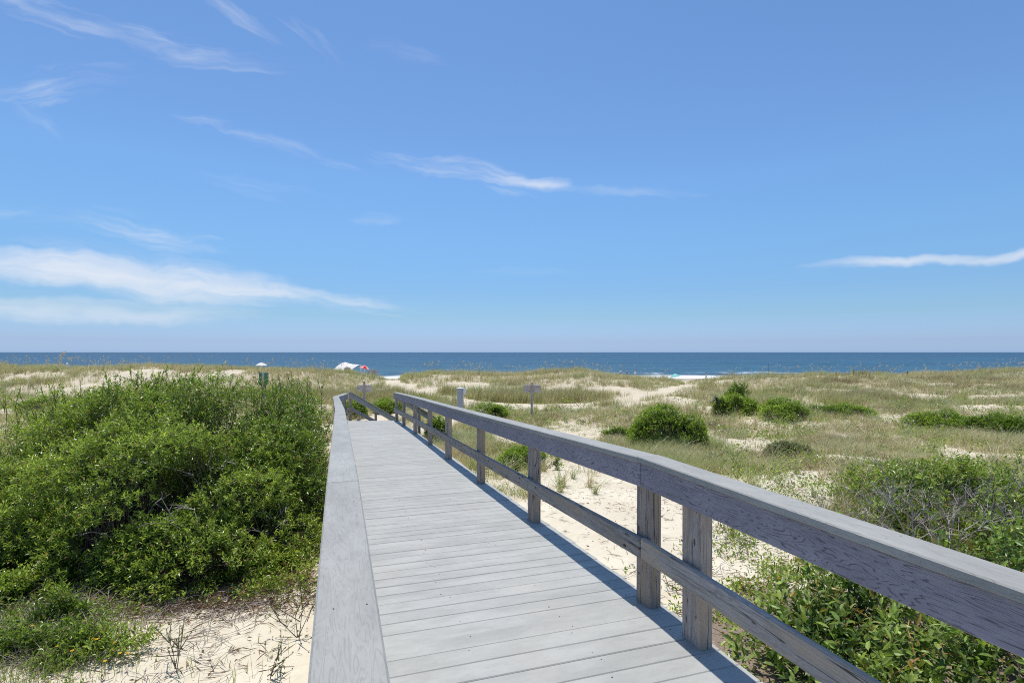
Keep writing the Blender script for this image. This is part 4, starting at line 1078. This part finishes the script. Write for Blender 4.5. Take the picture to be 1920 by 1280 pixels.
# sun shelter
Z = 75.0; g0 = float(ground(-23.3, Z))
o = empty('sun_shelter', (-23.3, Z, g0)); tag(o, 'white fabric sun shelter with a peaked roof on the beach', 'sun shelter')
org = Vector((-23.3, Z, g0))
cA, cB, cC, cD = W(626.5, 691.5, 75.4) - org, W(648.5, 678.8, 76.6) - org, W(676.5, 683.3, 75.6) - org, W(659.5, 693.4, 73.6) - org
n = 12; vs = []; 
for i in range(n + 1):
    for j in range(n + 1):
        u, v = i / n, j / n
        p = (cA * (1 - u) + cB * u) * (1 - v) + (cD * (1 - u) + cC * u) * v
        p = p + Vector((0, 0, .22 * math.sin(math.pi * u) * (1 - .3 * v) - .12 * math.sin(math.pi * v) + .02 * math.sin(9 * u + 7 * v)))
        vs.append(p)
fs = [(i * (n + 1) + j, i * (n + 1) + j + 1, (i + 1) * (n + 1) + j + 1, (i + 1) * (n + 1) + j) for i in range(n) for j in range(n)]
q = MB(); q.add(vs, fs); q.build('canopy', M['whitecloth'], o, True)
for c0 in (cA, cB, cC, cD):
    q = MB(); gz = float(ground(c0.x + org.x, c0.y + org.y)) - g0; q.tube([(c0.x, c0.y, gz - .1), (c0.x, c0.y, c0.z)], .025, .022, 8); q.build('pole', M['whitepaint'], o, True)
def umbrella(px, py, Z, wpx, hpx, label, mats, tilt=0.0, poles=1, wp=24):
    k = Z / F; x = (px - 960) * k; g = float(ground(x, Z)); o = empty('beach_umbrella', (x, Z, g)); tag(o, label, 'umbrella')
    r = wpx * k / 2; top = EZ - (py - 660) * k - g; h = hpx * k
    q = MB(); vs = []; fs = []; ng = 8; sub = 4; nn = ng * sub; rows = 6
    for a in range(rows + 1):
        t = a / rows; zz = h * (1 - t ** 1.8)
        for b_ in range(nn):
            an = 2 * math.pi * b_ / nn; sc_ = 1 - .05 * t * (1 - abs(((b_ / sub) % 1) - .5) * 2)
            rr = max(t, .01) * r * sc_
            X_, Y_, Z_ = rr * math.cos(an), rr * math.sin(an), zz
            vs.append((X_ * math.cos(tilt) + Z_ * math.sin(tilt), Y_, -X_ * math.sin(tilt) + Z_ * math.cos(tilt) + top - h))
    for a in range(rows):
        for b_ in range(nn): fs.append((a * nn + b_, a * nn + (b_ + 1) % nn, a * nn + nn + (b_ + 1) % nn, a * nn + nn + b_))
    if len(mats) == 1: q.add(vs, fs)
    else:
        for i_, f in enumerate(fs): pass
        q.add(vs, [f for i_, f in enumerate(fs) if ((i_ % nn) // sub) % 2 == 0], 1, 0); b0 = len(q.v) - len(vs)
        q.f += [tuple(i + b0 for i in f) for i_, f in enumerate(fs) if ((i_ % nn) // sub) % 2]; q.m += [1] * (len(q.f) - len(q.m))
    q.build('canopy', mats, o, True)
    for j in range(poles):
        q = MB(); q.tube([((j - .5 * (poles - 1)) * .28, 0, -.2), (math.sin(tilt) * h * .5, 0, top - h * .4)], .022, .02, 8); q.build('pole', M['whitepaint'], o, True)
    q = MB(); q.tube([(math.sin(tilt) * h, 0, top - .02), (math.sin(tilt) * (h + .09), 0, top + .08)], .015, .01, 6); q.build('finial', M['whitepaint'], o, True)
    return o
umbrella(683, 685, 74.5, 20, 5.2, 'red and pale beach umbrella tilted beside the white sun shelter', [M['redcloth'], M['pinkcloth']], R(12), 2)
umbrella(490, 679.8, 76, 21, 5.2, 'white beach umbrella showing just over the left ridge', [M['whitecloth']])
umbrella(1266, 700.5, 92, 17.5, 5.6, 'turquoise beach umbrella at the water edge', [M['aquacloth']], R(-3))
# small taupe dome tent
Z = 72; x = (651 - 960) * Z / F; g = float(ground(x, Z)); top = EZ - (687.5 - 660) * Z / F - g
o = empty('beach_tent', (x, Z, g)); tag(o, 'small taupe dome tent in front of the white sun shelter', 'tent')
q = MB(); q.lathe([(.62, 0), (.62, top * .55), (.55, top * .75), (.38, top * .92), (.15, top * .99), (.01, top)], (0, 0, 0), 18); q.build('canopy', M['taupecloth'], o, True)
q = MB()
for a in range(6): q.tube([(.63 * math.cos(a * 1.047), .63 * math.sin(a * 1.047), 0), (.635 * math.cos(a * 1.047), .635 * math.sin(a * 1.047), top * .55), (.40 * math.cos(a * 1.047), .40 * math.sin(a * 1.047), top * .93), (0, 0, top + .02)], .02, .02, 6)
q.build('tent_pole', M['metal'], o, True)
# grey slatted screen
Z = 66; k = Z / F; x = (697.5 - 960) * k; g = float(ground(x, Z)); top = EZ - (692.5 - 660) * k - g
o = empty('slatted_screen', (x, Z, g), R(10)); tag(o, 'grey slatted wooden screen right of the red umbrella', 'screen')
ww = 17 * k
q = MB(); ns = 11
for i in range(ns):
    x0 = -ww / 2 + i * ww / ns; q.box(x0 + .006, x0 + ww / ns - .006, -.012, .012, top - .75, top - .03 - .12 * (1 - i / ns), .003, tint=random.uniform(.85, 1.1))
q.build('slat_panel', M['signpost'], o)
for sx in (-1, .45, 1):
    q = MB(); q.box(sx * ww / 2 - .045, sx * ww / 2 + .045, .015, .105, -.2, top + (.05 if sx > 0 else -.1), .006); q.build('post', M['signpost'], o)
for zz in (top - .25, top - .62):
    q = MB(); q.box(-ww / 2 - .02, ww / 2 + .02, .107, .14, zz - .04, zz + .04, .004); q.build('cross_rail', M['signpost'], o)

# people (small, far): one skinned body each
def person(x, y, z, hgt, rz, label, shirt, step=.14, armout=.16, legs_bare=True, shorts='shorts_blue'):
    s_ = hgt / 1.75
    J = {'pel': (0, 0, .95), 'sp': (0, .01, 1.15), 'ch': (0, 0, 1.36), 'nk': (0, 0, 1.49), 'hd': (0, -.01, 1.58), 'ht': (0, 0, 1.70)}
    E = [('pel', 'sp'), ('sp', 'ch'), ('ch', 'nk'), ('nk', 'hd'), ('hd', 'ht')]
    Rr = {'pel': .145, 'sp': .125, 'ch': .145, 'nk': .055, 'hd': .088, 'ht': .075}
    for sd, nm in ((-1, 'l'), (1, 'r')):
        f = step * sd
        J.update({nm + 'hip': (sd * .09, 0, .90), nm + 'kn': (sd * .10, -f * .9, .50), nm + 'an': (sd * .10, -f * .5 + .04, .08), nm + 'to': (sd * .11, -f * .5 - .13, .035)})
        J.update({nm + 'sh': (sd * .19, 0, 1.41), nm + 'el': (sd * (.22 + armout * .5), f * .5 + .03, 1.13), nm + 'wr': (sd * (.22 + armout), f * .6 - .06, .90), nm + 'ha': (sd * (.22 + armout), f * .6 - .09, .80)})
        Rr.update({nm + 'hip': .095, nm + 'kn': .06, nm + 'an': .042, nm + 'to': .035, nm + 'sh': .06, nm + 'el': .042, nm + 'wr': .03, nm + 'ha': .028})
        E += [('pel', nm + 'hip'), (nm + 'hip', nm + 'kn'), (nm + 'kn', nm + 'an'), (nm + 'an', nm + 'to'), ('ch', nm + 'sh'), (nm + 'sh', nm + 'el'), (nm + 'el', nm + 'wr'), (nm + 'wr', nm + 'ha')]
    keys = list(J); idx = {k_: i for i, k_ in enumerate(keys)}
    def skinned(name, ks, es, grow, mat, parent):
        ks = list(ks); ix = {k_: i for i, k_ in enumerate(ks)}
        me = bpy.data.meshes.new(name); me.from_pydata([Vector(J[k_]) * s_ for k_ in ks], [(ix[a], ix[b_]) for a, b_ in es], []); me.update()
        ob = link(name, me, mat, parent)
        md = ob.modifiers.new('skin', 'SKIN'); md.use_smooth_shade = True
        for i, k_ in enumerate(ks):
            sv = me.skin_vertices[0].data[i]; sv.radius = (Rr[k_] * s_ * grow,) * 2; sv.use_root = (i == 0)
        ob.modifiers.new('sub', 'SUBSURF').levels = 1; ob.modifiers['sub'].render_levels = 1
        return ob
    o = empty('person', (x, y, z), rz); tag(o, label, 'person')
    skinned('body', keys, E, 1.0, M['skin'], o)
    ks = ['sp', 'pel', 'ch', 'lsh', 'rsh', 'lel', 'rel']
    skinned('shirt', ['sp', 'pel', 'ch', 'lsh', 'rsh'], [('pel', 'sp'), ('sp', 'ch'), ('ch', 'lsh'), ('ch', 'rsh')], 1.13, M[shirt], o)
    skinned('shorts', ['pel', 'lhip', 'rhip', 'lkn', 'rkn'], [('pel', 'lhip'), ('pel', 'rhip'), ('lhip', 'lkn'), ('rhip', 'rkn')], 1.12, M[shorts], o)
    q = MB(); q.lathe([(.02, .16), (.07, .145), (.097, .09), (.100, .03), (.085, -.01)], (0, .012 * s_, 1.60 * s_), 14, s_, s_); q.build('hair', M['hair'], o, True)
    return o
for px, py, Z, hh, rz, lab, shp in [(1163.5, 704, 116, 1.75, .4, 'person in a pale shirt standing in the shallow surf', 'shorts_blue'), (1191, 703.5, 117, 1.6, 2.2, 'person all in white in the surf, rightmost of the three waders', 'shirt_white'), (1176, 703.5, 119, 1.6, 1.2, 'person in shorts in the surf, middle of the three waders', 'shorts_blue')]:
    person((px - 960) / F * Z, Z, max(SEA - .25, float(ground((px - 960) / F * Z, Z))), hh, rz, lab, 'shirt_white' if 'white' in lab or 'pale' in lab else 'skin', shorts=shp)
x = (1324 - 960) / F * 93; person(x, 93, float(ground(x, 93)), 1.35, .9, 'small person in white walking on the beach in the dune gap', 'shirt_white', step=.2, shorts='shirt_white')

# ------------------------------------------------------------------ sky, sun, camera
SUN_EL = R(75)
sun_dir = Vector((-S18 * .90 + C18 * .02, C18 * .90 + S18 * .02, 0)).normalized()
az = math.atan2(sun_dir.x, sun_dir.y)                 # clockwise from +Y
w = bpy.data.worlds.new('World'); sc.world = w; w.use_nodes = True
nt = w.node_tree; nt.nodes.clear(); N = NT(nt)
wo = N.n('ShaderNodeOutputWorld'); bg = N.n('ShaderNodeBackground'); nt.links.new(bg.outputs[0], wo.inputs[0])
sky = N.n('ShaderNodeTexSky', sky_type='NISHITA'); sky.sun_disc = False; sky.sun_elevation = SUN_EL; sky.sun_rotation = az
sky.air_density = 1.0; sky.dust_density = .6; sky.ozone_density = 1.6; sky.altitude = 0
dirv = N.n('ShaderNodeTexCoord').outputs['Generated']
sp = N.n('ShaderNodeSeparateXYZ'); N.put(sp.inputs[0], dirv)
yc = N.math('MAXIMUM', sp.outputs[1], .02)
u = N.math('DIVIDE', sp.outputs[0], yc); v = N.math('DIVIDE', sp.outputs[2], yc)
el = sp.outputs[2]
grade = N.ramp(N.math('DIVIDE', el, .55), [(0, (1, 1, 1)), (1, (1, 1, 1))])
SKYC = N.mix(1.0, sky.outputs[0], grade, 'MULTIPLY'); GRADE = grade.node
uvn = N.n('ShaderNodeCombineXYZ'); N.put(uvn.inputs[0], u); N.put(uvn.inputs[1], v)
warp = N.noise(uvn.outputs[0], 4.0, 4, .6); warp2 = N.noise(N.mapping(uvn.outputs[0], (1, 1, 1), (7, 3, 0)), 4.0, 4, .6)
uw = N.math('ADD', u, N.math('MULTIPLY_ADD', warp, .14, -.07)); vw = N.math('ADD', v, N.math('MULTIPLY_ADD', warp2, .07, -.035))
def cloud(px, py, lx, ly, ang, strength, fib=.5, fscale=1.0, skew=0.0, ero=.75):
    u0, v0 = (px - 960) / F, (660 - py) / F; ca, sa = math.cos(ang), math.sin(ang)
    du, dv = N.math('SUBTRACT', uw, u0), N.math('SUBTRACT', vw, v0)
    a = N.math('ADD', N.math('MULTIPLY', du, ca), N.math('MULTIPLY', dv, sa))
    b_ = N.math('ADD', N.math('MULTIPLY', du, -sa), N.math('MULTIPLY', dv, ca))
    if skew: b_ = N.math('ADD', b_, N.math('MULTIPLY', N.math('MULTIPLY', a, a), skew))
    an, bn = N.math('DIVIDE', a, lx / F), N.math('DIVIDE', b_, ly / F)
    r2 = N.math('ADD', N.math('MULTIPLY', an, an), N.math('MULTIPLY', bn, bn))
    cv = N.n('ShaderNodeCombineXYZ'); N.put(cv.inputs[0], N.math('MULTIPLY', a, 5.0 * fscale)); N.put(cv.inputs[1], N.math('MULTIPLY', b_, 40.0 * fscale)); cv.inputs[2].default_value = px * .013
    f1 = N.noise(cv.outputs[0], 1.0, 5, .56, .5)
    fz = N.smooth(f1, .22, .78)
    dens = N.math('MULTIPLY_ADD', N.math('SUBTRACT', fz, 1.0), ero, N.math('SUBTRACT', 1.0, r2))
    mk = N.smooth(dens, -.05, 1.15)
    tex = N.math('MULTIPLY_ADD', fz, fib, 1 - fib)
    return N.math('MULTIPLY', N.math('MULTIPLY', mk, tex), strength)
CL = [cloud(70, 500, 300, 44, R(-5), .78, .2, 1.3, 0, .32), cloud(330, 533, 320, 48, R(-7), .80, .2, 1.3, 0, .32), cloud(560, 560, 330, 24, R(-5), .72, .3, 1.2, 0, .6), cloud(200, 515, 380, 60, R(-6), .35, .5, 1.6, 0, .7),
      cloud(20, 577, 560, 30, R(-2), .55, .3, 1, 0, .3), cloud(260, 592, 360, 20, R(-3), .18, .5),
      cloud(1780, 489, 330, 14, R(6), .66, .25, 1.0, -.12, .28), cloud(1620, 497, 170, 9, R(2), .42, .25, 1.0, 0, .25), cloud(1910, 473, 130, 14, R(13), .5, .3, 1.0, 0, .4),
      cloud(880, 328, 240, 30, R(-9), .52, .5, 1.2, 0, .85), cloud(1000, 343, 120, 15, R(-4), .62, .4, 1.2, 0, .5), cloud(1030, 340, 60, 15, R(3), .5, .4, 1.5, 0, .6), cloud(1200, 352, 150, 14, R(-2), .20, .6),
      cloud(170, 40, 420, 46, R(-13), .36, .7, 1.0, 0, 1.0), cloud(445, 35, 130, 20, R(-32), .34, .6), cloud(590, 80, 110, 30, R(-40), .26, .7, 1, 0, .95), cloud(420, 110, 230, 28, R(-9), .24, .7, 1, 0, .95),
      cloud(65, 180, 110, 34, R(8), .42, .6, 1.3, 0, .95), cloud(50, 222, 130, 24, R(-32), .2, .7), cloud(405, 224, 90, 14, R(-10), .36, .6), cloud(540, 280, 210, 22, R(-20), .26, .7, 1, 0, .95), cloud(625, 315, 50, 9, R(-8), .26, .6),
      cloud(270, 440, 210, 34, R(-11), .40, .7, 1.3, 0, .95), cloud(120, 405, 300, 34, R(-4), .20, .7, 1, 0, .95), cloud(500, 352, 200, 22, R(-14), .18, .8), cloud(700, 412, 70, 18, R(-5), .22, .7), cloud(1000, 512, 150, 14, R(0), .14, .6),
      cloud(760, 100, 100, 30, R(-15), .14, .7), cloud(200, 470, 300, 24, R(-8), .22, .7), cloud(120, 155, 240, 44, R(8), .2, .8, 1, 0, 1.0)]
inv = None
for c_ in CL:
    o_ = N.math('SUBTRACT', 1.0, N.math('MULTIPLY', c_, .94)); inv = o_ if inv is None else N.math('MULTIPLY', inv, o_)
cover_ = N.math('SUBTRACT', 1.0, inv)
cover_ = N.math('MULTIPLY', cover_, N.smooth(sp.outputs[1], .02, .12))
hz = N.smooth(el, .10, .0)
STR = .095
CLOUDC = (.86 / STR, .885 / STR, .935 / STR, 1)
final = N.mix(cover_, SKYC, CLOUDC)
N.put(bg.inputs[0], final); bg.inputs[1].default_value = STR
# grade of the clear sky from horizon to zenith
cr = GRADE.color_ramp
STOPS = [(0.0, (.80, 1.20, 2.30)), (.034, (.71, .98, 1.80)), (.118, (.68, .955, 1.34)), (.20, (.69, .985, 1.34)), (.348, (.81, 1.16, 1.45)), (.532, (.92, 1.28, 1.57)), (.70, (.95, 1.25, 1.55)), (1.0, (.90, 1.24, 1.54))]
while len(cr.elements) < len(STOPS): cr.elements.new(.5)
for e, (p_, c_) in zip(cr.elements, STOPS): e.position = p_; e.color = (*c_, 1)

sl = bpy.data.lights.new('sun', 'SUN'); sl.energy = 4.6; sl.angle = R(.53); sl.color = (1, .955, .88)
so = bpy.data.objects.new('sun', sl); COL.objects.link(so)
sv = Vector((sun_dir.x * math.cos(SUN_EL), sun_dir.y * math.cos(SUN_EL), math.sin(SUN_EL)))
so.rotation_euler = sv.to_track_quat('Z', 'Y').to_euler(); so.location = (0, 0, 30)

cam = bpy.data.cameras.new('camera'); co = bpy.data.objects.new('camera', cam); COL.objects.link(co)
co.location = (0, 0, EZ); co.rotation_euler = (R(90), 0, 0)
cam.sensor_width = 36; cam.lens = 36 * F / 1920; cam.shift_y = 20 / 1920; cam.clip_start = .05; cam.clip_end = 60000
sc.camera = co
sc.view_settings.view_transform = 'Standard'; sc.view_settings.look = 'None'; sc.view_settings.exposure = 0; sc.view_settings.gamma = 1
sc.render.engine = 'CYCLES'
sc.cycles.max_bounces = 6; sc.cycles.transparent_max_bounces = 4; sc.cycles.use_denoising = False; sc.cycles.filter_width = 1.05
